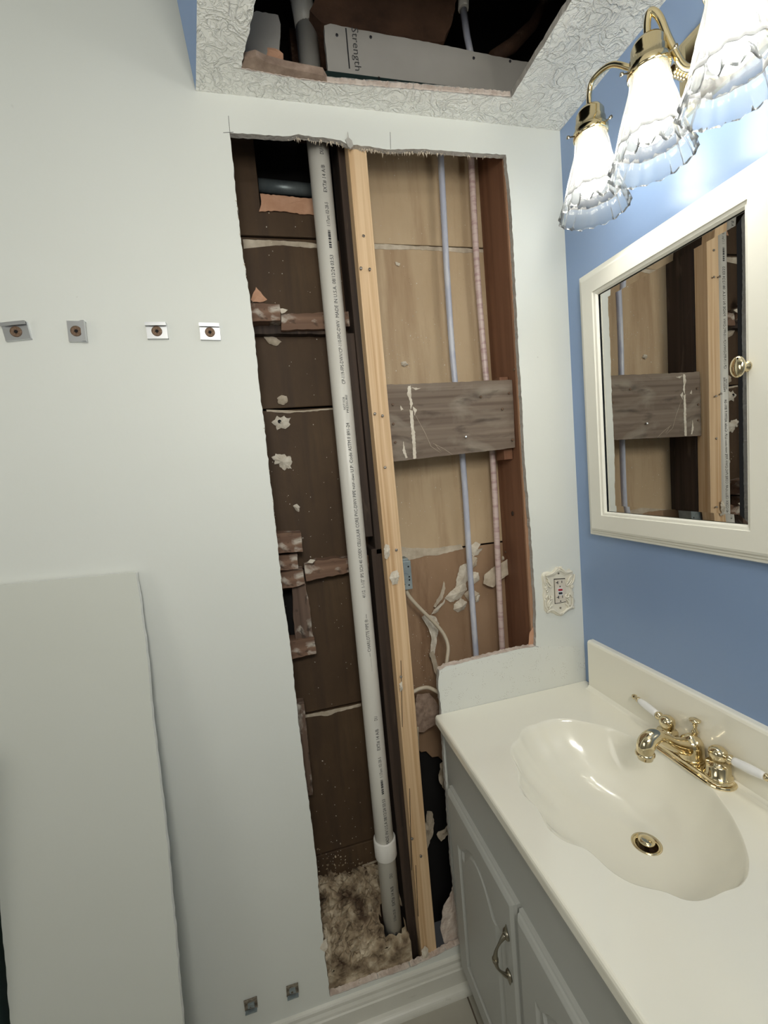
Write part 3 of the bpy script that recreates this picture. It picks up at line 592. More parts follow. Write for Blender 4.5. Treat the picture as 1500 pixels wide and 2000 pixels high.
block('wood_block', 'topmost of three stubby whitened blocks at the left of the lower opening', [(530, 1042), (588, 1041), (592, 1078), (530, 1082)], 0.085, YB-0.001, 'old_block')
block('wood_block', 'middle reddish one of three stubby blocks at the left of the lower opening', [(530, 1086), (581, 1083), (583, 1112), (530, 1117)], 0.092, YB-0.001, 'old_block')
block('wood_block', 'lowest of three stubby blocks, with a nail head, left of the diagonal board', [(535, 1120), (592, 1114), (596, 1140), (572, 1148), (535, 1152)], 0.085, YB-0.001, 'old_block')
block('splintered_board', 'splintered whitened board crossing behind the drain pipe, lower left bay', [(594, 1104), (620, 1094), (678, 1090), (735, 1084), (735, 1112), (690, 1118), (640, 1126), (598, 1136)], 0.103, YB-0.001, 'old_block', 'board', rough=0.002)
block('upright_board', 'dark whitened upright board beside the black gap in the lower left bay', [(570, 1148), (597, 1140), (604, 1180), (609, 1226), (614, 1250), (600, 1252), (578, 1253), (572, 1200)], 0.105, YB-0.001, 'old_block_v', 'board', rough=0.002)
block('wood_block', 'square grey whitened block at the foot of the short upright board', [(556, 1254), (614, 1246), (618, 1277), (560, 1290)], 0.095, YB-0.001, 'old_block')
block('wood_strip', 'narrow upright brown wood strip at the left of the lower opening', [(575, 1378), (594, 1376), (602, 1450), (611, 1545), (611, 1553), (590, 1556)], 0.075, 0.11, 'old_block_v', 'wood strip')
block('wood_nailer', 'dark upright nailer behind the top of the drain pipe', [(655, 230), (668, 230), (690, 480), (700, 615), (682, 615), (668, 420)], 0.12, YB+0.02, 'old_dark', 'wood strip')

# ---- insulation pile
b = MB(); nx, ny = 34, 16; V = []
fx0, fx1 = -0.84, -0.545
for i in range(nx+1):
    for j in range(ny+1):
        x = fx0+(fx1-fx0)*i/nx; y = 0.002+DW+(YB-DW-0.003)*j/ny
        h = 0.13+0.17*(j/ny)*(1-0.35*(i/nx))+0.025*noise.noise(Vector((x*30, y*30, 1)))+0.018*noise.noise(Vector((x*80, y*80, 4)))
        V.append((x+0.006*noise.noise(Vector((x*60, y*60, 8))), y, h if 0 < i < nx else h))
F = [(i*(ny+1)+j, (i+1)*(ny+1)+j, (i+1)*(ny+1)+j+1, i*(ny+1)+j+1) for i in range(nx) for j in range(ny)]
F = [f for f in F if min((V[i][0]+0.5795)**2+(V[i][1]-0.065)**2 for i in f) > 0.026**2]   # the pipe stands in the heap
b.add(V, F, 0, True)
sk = [V[i*(ny+1)] for i in range(nx+1)]; b.add(sk+[(q[0], q[1], 0.01) for q in sk], [(i, i+1, nx+2+i, nx+1+i) for i in range(nx)])
ico = bmesh.new(); bmesh.ops.create_icosphere(ico, subdivisions=2, radius=1.0); IV = [v.co.copy() for v in ico.verts]; IF = [[v.index for v in f.verts] for f in ico.faces]; ico.free()
rnd = random.Random(3)
for k in range(560):
    x = rnd.uniform(fx0+0.02, fx1-0.03); y = rnd.uniform(0.022, YB-0.004)
    if (x+0.58)**2+(y-0.065)**2 < 0.042**2: continue
    h = 0.13+0.17*((y-DW)/(YB-DW))*(1-0.35*((x-fx0)/(fx1-fx0)))
    if k > 330: h += abs(rnd.gauss(0, 0.045)); y = YB-0.005; r = rnd.uniform(0.0015, 0.0035)
    else: r = rnd.uniform(0.006, 0.021)
    z = h+rnd.uniform(-0.008, 0.012); rot = Matrix.Rotation(rnd.random()*6, 3, Vector((rnd.random(), rnd.random(), rnd.random()+.1)).normalized())
    s3 = (r*rnd.uniform(0.7, 1.5), r*rnd.uniform(0.35, 0.8), r*rnd.uniform(0.5, 1.0)); sd = rnd.random()*50
    vv = []
    for q in IV:
        d = 1+0.75*noise.noise(q*1.6+Vector((sd, 0, 0))); w_ = rot @ Vector((q.x*s3[0]*d, q.y*s3[1]*d, q.z*s3[2]*d)); vv.append((x+w_.x, min(max(y+w_.y, DW+0.003), YB-0.001), z+w_.z))
    b.add(vv, IF, 0, False)
o = b.build('insulation_pile', M['fluff'], kind='stuff'); tag(o, 'heap of loose dusty beige insulation at the bottom of the left bay', 'insulation')

# ---- drain pipe
def text_mesh(body, size):
    c = bpy.data.curves.new('lettering', 'FONT'); c.body = body; c.size = size; c.resolution_u = 2
    o = bpy.data.objects.new('lettering', c); COL.objects.link(o); dg = bpy.context.evaluated_depsgraph_get(); me = bpy.data.meshes.new_from_object(o.evaluated_get(dg))
    bpy.data.objects.remove(o); V = [(v.co.x, v.co.y) for v in me.vertices]; F = [list(p.vertices) for p in me.polygons]; bpy.data.meshes.remove(me); return V, F
PX, PY, PR = -0.5795, 0.065, 0.02415
t = thing('drain_pipe', 'white plastic drain pipe standing full height in the left bay', 'pipe', (PX, PY, 0.03))
MB().lathe((PX, PY, 0.03), [(PR, 0), (PR, 0.60), (PR, 1.2), (PR, 2.33)], 48).build('pipe', M['pvc'], t)
zc1, zc0 = oy(752, 1650, PY-PR)[2], oy(755, 1686, PY-PR)[2]
MB().lathe((PX, PY, zc0), [(PR+.0002, 0), (PR+0.004, 0.0005), (PR+0.0048, 0.003), (PR+0.0048, zc1-zc0-0.002), (PR+0.0035, zc1-zc0), (PR+.0002, zc1-zc0)], 48, cap=False).build('coupling', M['pvc_new'], t, label='short white collar joining two lengths of pipe')
THC = math.radians(-83)   # direction of the print line on the pipe
def pipe_text(body, v_bot, v_top, hgt=0.0085, off=0.0, mt='ink', name='lettering'):
    V, F = text_mesh(body, 1.0)
    A = np.array(V); x0, x1 = A[:, 0].min(), A[:, 0].max()
    uc = lambda v: np.interp(v, [280, 1880], [628, 775])
    zb, zt = oy(uc(v_bot), v_bot, PY-PR)[2], oy(uc(v_top), v_top, PY-PR)[2]
    b = MB(); r = PR+0.0005; vv = []
    ym = 0.35
    for x, y in V:
        z = zb+(x-x0)/(x1-x0)*(zt-zb); th = THC+off-(y-ym)*hgt/0.72/r
        vv.append((PX+r*math.cos(th), PY+r*math.sin(th), z))
    b.add(vv, F); return b.build(name, M[mt], t, fix=False)
def bars(v_bot, v_top, name='barcode'):
    uc = lambda v: np.interp(v, [280, 1880], [628, 775])
    zb, zt = oy(uc(v_bot), v_bot, PY-PR)[2], oy(uc(v_top), v_top, PY-PR)[2]; b = MB(); r = PR+0.0005; z = zb; rr = random.Random(5)
    while z < zt:
        w_ = rr.uniform(0.0012, 0.004); vv = []
        for k in range(4):
            th = THC-0.12+0.24*k/3
            vv += [(PX+r*math.cos(th), PY+r*math.sin(th), z), (PX+r*math.cos(th), PY+r*math.sin(th), min(z+w_, zt))]
        b.add(vv, [(0, 2, 3, 1), (2, 4, 5, 3), (4, 6, 7, 5)]); z += w_+rr.uniform(0.0008, 0.002)
    b.build(name, M['ink'], t, fix=False)
pipe_text('DU', 301, 291); pipe_text('EXT# 14 A/B', 375, 322); pipe_text('1:17am; 02-28-5', 441, 395, 0.008, 0, 'grey_ink'); bars(484, 449)
pipe_text('MADE IN U.S.A. 08/12/24 03:53', 620, 498); pipe_text('CP-119-FPS-DWV/CP-110-FPC-DWV', 750, 626)
pipe_text('NOT FOR', 800, 775, 0.0055, -0.14); pipe_text('PRESSURE', 806, 771, 0.0055, 0.14)
pipe_text('ASTM F 891-24', 881, 826); pipe_text('U.P. Code', 922, 884); pipe_text('NSF-dwv', 955, 925, 0.006, 0.02)
pipe_text('4112  1-1/2" IPS SCH 40 COEX CELLULAR CORE PVC-DWV PIPE', 1168, 958)
pipe_text('— CHARLOTTE PIPE ® ~~', 1283, 1200)
pipe_text('— - ———— -', 1312, 1284, 0.004, 0.06, 'grey_ink')
pipe_text('DU', 1408, 1400); pipe_text('EXT# 14 A/B', 1466, 1425); pipe_text('1:17am; 02-28-5', 1519, 1480, 0.008, 0, 'grey_ink'); bars(1552, 1524)
pipe_text('MADE IN U.S.A 08/12/24 03:53', 1652, 1562)
pipe_text('DU', 1716, 1708); pipe_text('EXT# 14 A/B', 1770, 1733); pipe_text('2:17am; 02-28', 1800, 1778, 0.007, 0, 'grey_ink'); bars(1848, 1822)

# ---- PEX supply lines
def pex(name, label, uv, y, mt):
    P = [oy(u, v, y) for u, v in uv]; P = [(p[0], y, p[2]) for p in P]
    top, bot = P[0], P[-1]
    P = [(top[0], y, 2.34)]+P+[(bot[0], y, 0.55)]
    # smooth
    Z = np.linspace(P[0][2], P[-1][2], 40); zs = [p[2] for p in P][::-1]; xs = [p[0] for p in P][::-1]
    X = np.interp(Z, zs, xs); X = np.convolve(np.pad(X, 3, 'edge'), np.ones(7)/7, 'valid')
    o = MB().tube([(x, y, z) for x, z in zip(X, Z)], 0.0079, 16).build(name, M[mt]); return tag(o, label, 'water pipe')
pex('water_tube', 'bluish white plastic water tube, left one of the pair in the right bay', [(862, 310), (868, 460), (877, 600), (886, 740), (905, 890), (914, 1060), (924, 1200), (930, 1282)], 0.103, 'pex_blue')
pex('water_tube', 'pinkish plastic water tube with red print, nearest the reddish stud', [(921, 312), (927, 460), (938, 620), (950, 740), (963, 890), (970, 1040), (976, 1180), (981, 1270)], 0.103, 'pex_red')

# ---- junction box and cables
YJ = 0.060
P = [oy(u, v, YJ) for u, v in [(781, 1090), (801, 1094), (804, 1150), (786, 1154)]]
jx0, jx1 = SX1+0.0005, P[1][0]; jz0, jz1 = P[2][2], P[1][2]
t = thing('junction_box', 'small bluish grey steel electrical box on the right side of the pale stud', 'junction box', ((jx0+jx1)/2, YJ+0.02, jz0))
MB().box(jx0-0.006, jx1, 0.056, 0.100, jz0, jz1).build('box_body', M['galv'], t, bevel=0.002)
cx_, cz_ = (jx0+jx1)/2, (jz0+jz1)/2
MB().lathe((cx_-0.002, 0.0562, cz_), [(0.0095, 0), (0.0095, 0.0006), (0.0085, 0.0009), (0.0085, 0.0003)], 24, axis=(0, -1, 0), cap=False).build('knockout', M['galv'], t)
for dx, dz in ((0.008, 0.022), (-0.008, 0.022), (0.008, -0.004), (0.008, -0.012), (-0.006, -0.022), (0.006, -0.025)):
    MB().lathe((cx_+dx, 0.0562, cz_+dz), [(0.0022, 0), (0.0022, 0.0004)], 10, axis=(0, -1, 0)).build('screw_hole', M['dark'], t)
MB().box(cx_-0.012, cx_+0.010, 0.060, 0.090, jz1, jz1+0.006).build('box_flange', M['galv'], t, bevel=0.001)
def cab(uvy, name, label, r=0.0048):
    P = [oy(u, v, y) for u, v, y in uvy]; P = [Vector((p[0], p[1], p[2])) for p in P]
    Q = []
    for i in range(len(P)-1):
        p0, p1, p2, p3 = P[max(i-1, 0)], P[i], P[i+1], P[min(i+2, len(P)-1)]
        for k in range(6):
            s = k/6; Q.append(0.5*((2*p1)+(p2-p0)*s+(2*p0-5*p1+4*p2-p3)*s*s+(3*p1-p0-3*p2+p3)*s**3))
    Q.append(P[-1]); o = MB().tube(Q, r, 10).build(name, M['cable']); return tag(o, label, 'cable')
cab([(793, 1152, .075), (800, 1166, .07), (820, 1188, .075), (848, 1216, .08), (866, 1238, .08), (875, 1262, .07), (873, 1290, .055), (868, 1330, .05)], 'electric_cable', 'dusty white cable curving down from the steel electrical box')
cab([(806, 1352, .05), (820, 1345, .05), (836, 1343, .05), (852, 1350, .045), (880, 1368, .035)], 'electric_cable', 'short dusty cable arching from the pale stud toward the vanity')
cab([(816, 1420, .09), (818, 1480, .09), (822, 1540, .095), (820, 1580, .10)], 'loose_wire', 'thin loose wire hanging in the dark behind the pale stud', 0.002)

# ================================================================ ABOVE THE CEILING
t = thing('board_strip', 'long pale grey drywall strip standing in the ceiling opening, printed Strength', 'drywall strip', (-0.35, -0.02, 2.17))
YS = -0.025
P = [oy(u, v, YS) for u, v in [(633, 50), (645, 46), (700, 58), (780, 72), (900, 95), (1010, 118), (1045, 124), (1000, 196), (900, 190), (780, 178), (648, 164), (640, 140)]]
P2 = jag([(p[0], p[2]) for p in P], 0.01, 0.0009)
MB().prism([(a, YS, b) for a, b in P2], [(a, YS+0.0127, b) for a, b in P2]).build('board', M['ceil_grey'], t)
g0, g1 = oy(676, 55, YS), oy(682, 134, YS)
MB().box(min(g0[0], g1[0])-0.0007, max(g0[0], g1[0])+0.0007, YS-0.0004, YS+0.002, g1[2], g0[2]).build('scored_line', M['ink'], t)
for u, v in [(658, 69), (724, 73), (925, 114), (996, 120)]:
    nail_on(u, v, YS, t, r=0.0028, L=0.0005, name='screw', mt='ink')
V, F = text_mesh('Strength', 1.0); A = np.array(V); x0, x1 = A[:, 0].min(), A[:, 0].max()
a, c = oy(690, 54, YS), oy(700, 139, YS); tw = a[2]-c[2]; b = MB()
b.add([(a[0]-0.004+(y)*0.020, YS-0.0006, a[2]-(x-x0)/(x1-x0)*tw) for x, y in V], F); b.build('lettering', M['grey_ink'], t, fix=False)
P = [oy(u, v, -0.035) for u, v in [(628, 140), (640, 138), (780, 156), (998, 182), (1000, 192), (900, 186), (780, 177), (700, 170), (632, 164)]]
MB().prism([(p[0], -0.035, p[2]) for p in P], [(p[0], -0.0335, p[2]) for p in P]).build('steel_track', M['green_steel'], None)
o = bpy.data.objects['steel_track']; tag(o, 'dark green steel track under the pale drywall strip in the ceiling opening', 'metal track')
a_, b_ = oy(640, 139, -0.035), oy(998, 182, -0.035)
for u, v in [(740, 153), (772, 159)]: nail_on(u, v, -0.035, o, r=0.0025, L=0.0006, name='rivet', mt='dark')
o = flake('drywall_offcut', [(484, 30), (500, 22), (543, 30), (548, 48), (546, 100), (552, 130), (520, 128), (478, 112)], 0.0, 0.012, M['ceil_grey'], None, amp=0.001); tag(o, 'grey drywall offcut at the left of the ceiling opening', 'drywall offcut')
o = flake('paper_scrap', [(522, 98), (538, 100), (553, 108), (552, 136), (530, 134), (520, 130)], -0.03, 0.001, M['peach'], None, amp=0.008); tag(o, 'curled brown paper scrap beside the grey drywall offcut above the ceiling', 'paper scrap')
# upper run of the pipe with a fitting
o = MB()
t = thing('vent_pipe', 'white vent pipe with elbow fitting rising inside the ceiling opening', 'pipe', (-0.578, 0.065, 2.335))
MB().tube([(PX, PY, 2.335), (PX-0.004, PY-0.004, 2.37), (PX-0.010, PY-0.012, 2.41)], 0.0242, 24).build('pipe', M['pvc'], t)
c0 = Vector((PX-0.010, PY-0.012, 2.40)); MB().tube([c0, c0+Vector((-0.004, -0.01, 0.02)), c0+Vector((-0.02, -0.03, 0.045)), c0+Vector((-0.045, -0.05, 0.06))], [0.029, 0.030, 0.030, 0.029], 24).build('elbow', M['pvc'], t)
c1 = c0+Vector((-0.008, -0.034, 0.03)); MB().lathe(c1, [(0.013, 0), (0.013, 0.012), (0.010, 0.012), (0.010, 0.001)], 20, axis=(0.2, -1, -0.3), cap=False).build('cleanout', M['chrome'], t)
# dark joist chunk
b = MB(); y0, y1 = -0.06, 0.02
P = [oy(u, v, 0.02) for u, v in [(605, 20), (625, -30), (700, -60), (900, -50), (884, 40), (868, 80), (835, 84), (790, 74), (745, 66), (700, 62), (660, 50), (628, 44)]]
P2 = jag([(p[0], p[2]) for p in P], 0.012, 0.003)
o = MB().prism([(a, 0.02, b_) for a, b_ in P2], [(a, 0.12, b_) for a, b_ in P2]).build('floor_joist', M['beam']); tag(o, 'broken dark brown joist end smeared with plaster above the ceiling', 'joist')
o = MB().tube([tuple(oy(905, 20, 0.02)), tuple(oy(912, 70, 0.02)), tuple(oy(922, 118, 0.02))], [0.008, 0.0075, 0.007], 12).build('hanging_tube', M['pex_blue']); tag(o, 'thin grey tube rising behind the drywall strip above the ceiling', 'pipe')
o = MB().tube([tuple(oy(906, -30, 0.02)), tuple(oy(905, 18, 0.02))], 0.012, 12).build('tube_coupling', M['pvc'], o)
o = MB().tube([tuple(oy(1070, -10, 0.05)), tuple(oy(1040, 50, 0.05)), tuple(oy(1000, 90, 0.05)), tuple(oy(960, 112, 0.05))], [0.012, 0.013, 0.016, 0.012], 10).build('dusty_duct', M['beam']); tag(o, 'dusty dark cable slanting through the right of the ceiling opening', 'cable')
o = MB().box(-0.60, -0.12, 0.20, 0.235, 2.22, 2.46).build('rear_joist', M['beam']); tag(o, 'dark joist deep behind the ceiling opening', 'joist')
o = MB().tube([tuple(oy(505, 362, 0.26)), tuple(oy(610, 372, 0.26))], 0.016, 12).build('duct_pipe', M['galv']); tag(o, 'dim grey pipe crossing inside the small black hole at upper left', 'pipe')

# ================================================================ LEANING DRYWALL SHEET
zt = oy(263, 1118, -0.020)[2]; yb = -0.165
def lean(u, v):
    # plane through (y=-0.020,z=zt) and (y=yb,z=0)
    r = ray(u, v); k = (-0.020-yb)/zt    # y = yb + k z
    t_ = (yb+k*CAM[2]-CAM[1])/(r[1]-k*r[2]); return CAM+r*t_
E_ = [(265, 1118), (270, 1150), (285, 1260), (300, 1420), (312, 1520), (322, 1600), (333, 1720), (343, 1830), (357, 2000)]
R_ = [lean(u, v) for u, v in E_]
tl = lean(0, 1143); tl = R_[0]+(tl-R_[0])*1.0
bl = [lean(0, 1800), lean(18, 2000)]
floorR = R_[-1]+(R_[-1]-R_[-2])*((R_[-1][2]-0.001)/(R_[-2][2]-R_[-1][2]))
floorL = bl[1]+(bl[1]-bl[0])*((bl[1][2]-0.001)/(bl[0][2]-bl[1][2]))
xtl = floorL[0]+0.01
tl2 = R_[0]+(tl-R_[0])*((xtl-R_[0][0])/(tl[0]-R_[0][0]))
outl = [R_[0]]+R_[1:]+[floorR, floorL, tl2]
nn = np.cross(R_[0]-floorR, tl2-R_[0]); nn = nn/np.linalg.norm(nn)
if nn[1] < 0: nn = -nn
O2 = []
for i in range(len(outl)):
    a, b = outl[i], outl[(i+1) % len(outl)]; k = max(1, int(np.linalg.norm(b-a)/0.015))
    d = (b-a)/np.linalg.norm(b-a); pr = np.cross(d, nn)
    for q in range(k): O2.append(a+(b-a)*q/k+(pr*random.uniform(-.0009, .0009) if q else 0))
t = thing('leaning_drywall', 'large cut sheet of white drywall leaning against the wall at lower left', 'drywall sheet', tuple((floorR+floorL)/2))
MB().prism([tuple(p) for p in O2], [tuple(p+nn*0.0127) for p in O2], 0, 1).build('sheet', [M['drywall_piece'], M['gyp_white']], t)
# thin dark strip standing at its left
o = MB().obox(tuple((floorL+np.array([-0.012, 0.09, 0.45]))), (0.006, 0, 0), (0, 0.05, -0.03), (0, 0.02, 0.45)).build('dark_strip', M['green_steel']); tag(o, 'narrow dark strip standing at the left edge of the leaning drywall', 'strip')

# ================================================================ MIRROR CLIPS
def clip(name, label, uvc, w_, h_, rotv, lip_side='top', mat='chrome'):
    c = oy(*uvc, 0.0); t = thing(name, label, 'mirror clip', (c[0], 0, c[2]), 'mirror clips on the white wall')
    R_ = Matrix.Rotation(rotv, 3, 'Y')
    def T(x, y, z): q = R_ @ Vector((x, y, z)); return (c[0]+q.x, q.y, c[2]+q.z)
    b = MB(); Wd, Hh = w_/2, h_/2
    def slab(x0, x1, y0, y1, z0, z1):
        v = [T(x, y, z) for x in (x0, x1) for y in (y0, y1) for z in (z0, z1)]
        b.add(v, [(0, 1, 3, 2), (4, 6, 7, 5), (0, 4, 5, 1), (2, 3, 7, 6), (0, 2, 6, 4), (1, 5, 7, 3)])
    slab(-Wd, Wd, -0.0065, -0.0055, -Hh, Hh)
    slab(-Wd, -Wd+0.001, -0.006, 0, -Hh, Hh); slab(Wd-0.001, Wd, -0.006, 0, -Hh, Hh); slab(-Wd, Wd, -0.006, 0, -Hh, -Hh+0.001)
    b.build('clip_plate', M[mat], t)
    b = MB(); slab(-Wd, Wd, -0.012, -0.0065, Hh-0.001, Hh); slab(-Wd, Wd, -0.0125, -0.0115, Hh-0.0065, Hh); b.build('lip', M[mat], t)
    q = T(0, -0.0065, -0.001)
    MB().lathe(q, [(0.0098, 0), (0.0098, 0.001), (0.0085, 0.0018), (0.004, 0.0005), (0.0005, 0.0005)], 20, axis=(0, -1, 0)).build('washer', M['rust'], t)
    MB().lathe(q, [(0.0032, 0.0008), (0.0028, 0.0016), (0.0012, 0.0010)], 12, axis=(0, -1, 0)).build('screw', M['dark'], t)
    return t
clip('mirror_clip', 'leftmost chrome mirror clip in the row of four on the white wall', (35, 649), 0.041, 0.031, math.radians(-6))
clip('mirror_clip', 'chrome mirror clip turned sideways, second from the left in the row', (153, 649), 0.038, 0.031, math.radians(92))
clip('mirror_clip', 'chrome mirror clip third from the left in the row', (308, 648), 0.038, 0.030, math.radians(0))
clip('mirror_clip', 'chrome mirror clip nearest the wall opening in the row of four', (411, 650), 0.038, 0.031, math.radians(2))
for uvc, lb in (((490, 1958), 'dirty lower mirror clip near the baseboard, left of the pair'), ((571, 1930), 'dirty lower mirror clip near the baseboard, right one nearest the opening')):
    c = oy(*uvc); t = thing('bottom_clip', lb, 'mirror clip', (c[0], 0, c[2]), 'dirty lower mirror clips')
    b = MB(); b.box(c[0]-0.014, c[0]+0.014, -0.004, 0, c[2]-0.013, c[2]+0.012, j=0.001); b.build('clip_plate', M['dirt'], t)
    b = MB(); b.box(c[0]-0.013, c[0]+0.013, -0.012, -0.004, c[2]-0.014, c[2]-0.011); b.box(c[0]-0.006, c[0]+0.008, -0.009, -0.004, c[2]-0.003, c[2]+0.006, j=0.001); b.build('lip', M['galv'], t)
    MB().lathe((c[0], -0.004, c[2]), [(0.005, 0), (0.005, 0.004), (0.002, 0.005)], 12, axis=(0, -1, 0)).build('screw', M['dirt'], t)

# ================================================================ ORNATE OUTLET
def op(cx, cy): q = oy(1030+cx/10.714, 1080+cy/10.714, 0.0); return q[0], q[2]
t = thing('outlet', 'ornate ivory scrollwork outlet plate with a red button, right of the opening', 'outlet', (op(640, 800)[0], 0, op(640, 800)[1]))
oc = [(300, 440), (340, 400), (420, 385), (500, 400), (560, 330), (600, 285), (640, 300), (680, 275), (740, 330), (800, 370), (870, 325), (925, 370), (950, 450), (935, 600), (960, 680), (930, 760), (965, 830), (950, 900), (985, 1000), (965, 1060), (978, 1130), (940, 1175), (860, 1200), (780, 1260), (700, 1315), (620, 1310), (540, 1260), (480, 1240), (400, 1255), (350, 1200), (340, 1100), (335, 1000), (315, 880), (330, 780), (310, 700), (310, 600), (285, 500)]
P0 = [op(*q) for q in oc]; ctr = op(640, 800)
mb = MB(); n = len(P0); rings = [(1.0, 0.0), (0.99, -0.003), (0.94, -0.0048), (0.80, -0.0045), (0.74, -0.0032)]
V = [(ctr[0]+(a-ctr[0])*s_, d, ctr[1]+(c-ctr[1])*s_) for s_, d in rings for a, c in P0]
mb.add(V, [(i*n+k, i*n+(k+1) % n, (i+1)*n+(k+1) % n, (i+1)*n+k) for i in range(len(rings)-1) for k in range(n)], 0, True); mb.add(V[-n:], [tuple(range(n))], 0)
mb.build('cover_plate', M['ivory'], t)
scr = MB()
def scroll(pts, r, y=-0.005):
    r *= 1.25; y -= 0.0012
    Q = [Vector((op(*p)[0], y, op(*p)[1])) for p in pts]; R2 = [r*(0.55+0.45*math.sin(PI*(i+0.5)/len(Q))) for i in range(len(Q))]
    S = []; RR = []
    for i in range(len(Q)-1):
        p0, p1, p2, p3 = Q[max(i-1, 0)], Q[i], Q[i+1], Q[min(i+2, len(Q)-1)]
        for k in range(4):
            s = k/4; S.append(0.5*((2*p1)+(p2-p0)*s+(2*p0-5*p1+4*p2-p3)*s*s+(3*p1-p0-3*p2+p3)*s**3)); RR.append(R2[i]*(1-s)+R2[i+1]*s)
    scr.tube(S+[Q[-1]], RR+[R2[-1]], 8)
scroll([(365, 455), (430, 445), (510, 405), (575, 335), (610, 300)], 0.0026); scroll([(660, 300), (700, 330), (760, 385), (830, 395), (895, 375)], 0.0026)
scroll([(370, 475), (450, 460), (530, 425), (590, 370), (640, 350), (690, 370), (760, 415), (840, 415)], 0.0018)
scroll([(400, 1215), (450, 1180), (520, 1175), (600, 1230), (680, 1275)], 0.0026); scroll([(700, 1275), (750, 1210), (830, 1145), (910, 1115), (950, 1130)], 0.0026)
scroll([(470, 1200), (540, 1200), (620, 1250), (690, 1245), (760, 1200), (850, 1165)], 0.0018)
for sgn, cx0 in ((1, 0), (-1, 1265)):
    X_ = lambda x: cx0+sgn*x
    dy = 0 if sgn == 1 else -35
    for pts in ([(310, 470), (320, 560), (350, 640), (400, 700)], [(370, 500), (410, 540), (440, 590), (450, 650)], [(400, 560), (430, 610), (480, 680)], [(370, 600), (410, 660), (450, 700), (490, 690)],
                [(330, 720), (360, 700), (385, 740), (350, 760)], [(400, 870), (380, 900), (360, 940)], [(470, 890), (500, 920), (470, 950), (430, 930), (430, 880)],
                [(350, 960), (350, 1060), (370, 1140), (410, 1190)], [(480, 980), (430, 1040), (420, 1110)], [(500, 1080), (450, 1110), (430, 1160)], [(440, 960), (400, 1040), (400, 1120)]):
        scroll([(X_(a), c+dy) for a, c in pts], 0.0021, -0.0048)
for q in ((365, 460), (895, 385), (400, 1225), (940, 1130), (345, 720), (920, 690), (850, 850), (480, 920), (390, 795), (600, 300), (680, 295)):
    a, c = op(*q); scr.lathe((a, -0.0055, c), [(0.0030, 0), (0.0028, 0.0018), (0.0012, 0.0026)], 10, axis=(0, -1, 0))
scr.build('scrollwork', M['ivory'], t)
rc = [op(*q) for q in [(540, 545), (765, 530), (785, 1010), (560, 1050)]]
cc = np.mean(np.array(rc), 0)
def scaled(k): return [(cc[0]+(a-cc[0])*k, cc[1]+(c-cc[1])*k) for a, c in rc]
MB().prism([(a, -0.0036, c) for a, c in scaled(1.04)], [(a, -0.001, c) for a, c in scaled(1.04)]).build('gap', M['dark'], t)
rcp = MB().prism([(a, -0.0062, c) for a, c in scaled(0.97)], [(a, -0.002, c) for a, c in scaled(0.97)]).build('receptacle', M['ivory_dev'], t, bevel=0.0008)
def patch(quad, name, mt, y=-0.0068): Q = [op(*q) for q in quad]; return MB().prism([(a, y, c) for a, c in Q], [(a, -0.006, c) for a, c in Q]).build(name, M[mt], rcp)
patch([(600, 722), (705, 715), (710, 868), (615, 875)], 'button_bezel', 'porcelain', -0.0066)
patch([(612, 742), (696, 734), (698, 775), (615, 782)], 'test_button', 'redb', -0.0078); patch([(620, 812), (694, 805), (696, 845), (624, 852)], 'reset_button', 'ink', -0.0078)
for quad in ([(596, 578), (612, 577), (614, 640), (598, 641)], [(565, 604), (598, 601), (599, 617), (566, 620)], [(680, 570), (694, 569), (696, 616), (682, 617)],
             [(612, 885), (630, 883), (632, 942), (615, 943)], [(582, 912), (614, 908), (615, 922), (583, 926)], [(698, 876), (710, 875), (713, 925), (700, 926)]):
    patch(quad, 'slot', 'ink', -0.00645)
for q in ((652, 690), (665, 995)):
    a, c = op(*q); MB().lathe((a, -0.006, c), [(0.0018, 0), (0.0018, 0.0005)], 12, axis=(0, -1, 0)).build('slot', M['ink'], rcp)
for q in ((632, 420), (672, 1138)):
    a, c = op(*q); MB().lathe((a, -0.003, c), [(0.0026, 0), (0.0024, 0.0016), (0.001, 0.002)], 14, axis=(0, -1, 0)).build('screw', M['bronze'], t)

# ================================================================ MEDICINE CABINET
yo0, zo1 = ox(1130, 544, -0.015)[1], ox(1130, 544, -0.015)[2]; zo0 = ox(1156, 1044, -0.015)[2]
yi0, zi1 = ox(1163, 570, -0.022)[1:]; zi0 = ox(1182, 1001, -0.022)[2]; yi1 = ox(1445, 394, -0.022)[1]
yo1 = yi1-(yo0-yi0)-0.003
t = thing('medicine_cabinet', 'off white framed mirrored medicine cabinet on the blue wall', 'medicine cabinet', (0, (yo0+yo1)/2, zo0))
def rectloop(ins, x, frac=None):
    return [(x, yo0-ins, zo0+ins), (x, yo0-ins, zo1-ins), (x, yo1+ins, zo1-ins), (x, yo1+ins, zo0+ins)]
iw = (yo0-yi0)
prof = [(0, 0.0), (0, -0.012), (0.002, -0.0150), (0.0075, -0.0155), (0.0085, -0.0185), (0.0135, -0.0190), (0.0145, -0.0225), (0.019, -0.0245), (iw-0.009, -0.0245), (iw-0.008, -0.0215), (iw-0.003, -0.0205), (iw, -0.0150)]
mb = MB(); V = []
for ins, x in prof: V += rectloop(ins, x)
mb.add(V, [(4*i+k, 4*i+(k+1) % 4, 4*(i+1)+(k+1) % 4, 4*(i+1)+k) for i in range(len(prof)-1) for k in range(4)])
fr = mb.build('door_frame', M['frame'], t)
mb = MB(); V = []
for ins, x in [(iw-0.002, -0.0120), (iw+0.0005, -0.0125), (iw+0.015, -0.0133)]: V += rectloop(ins, x)
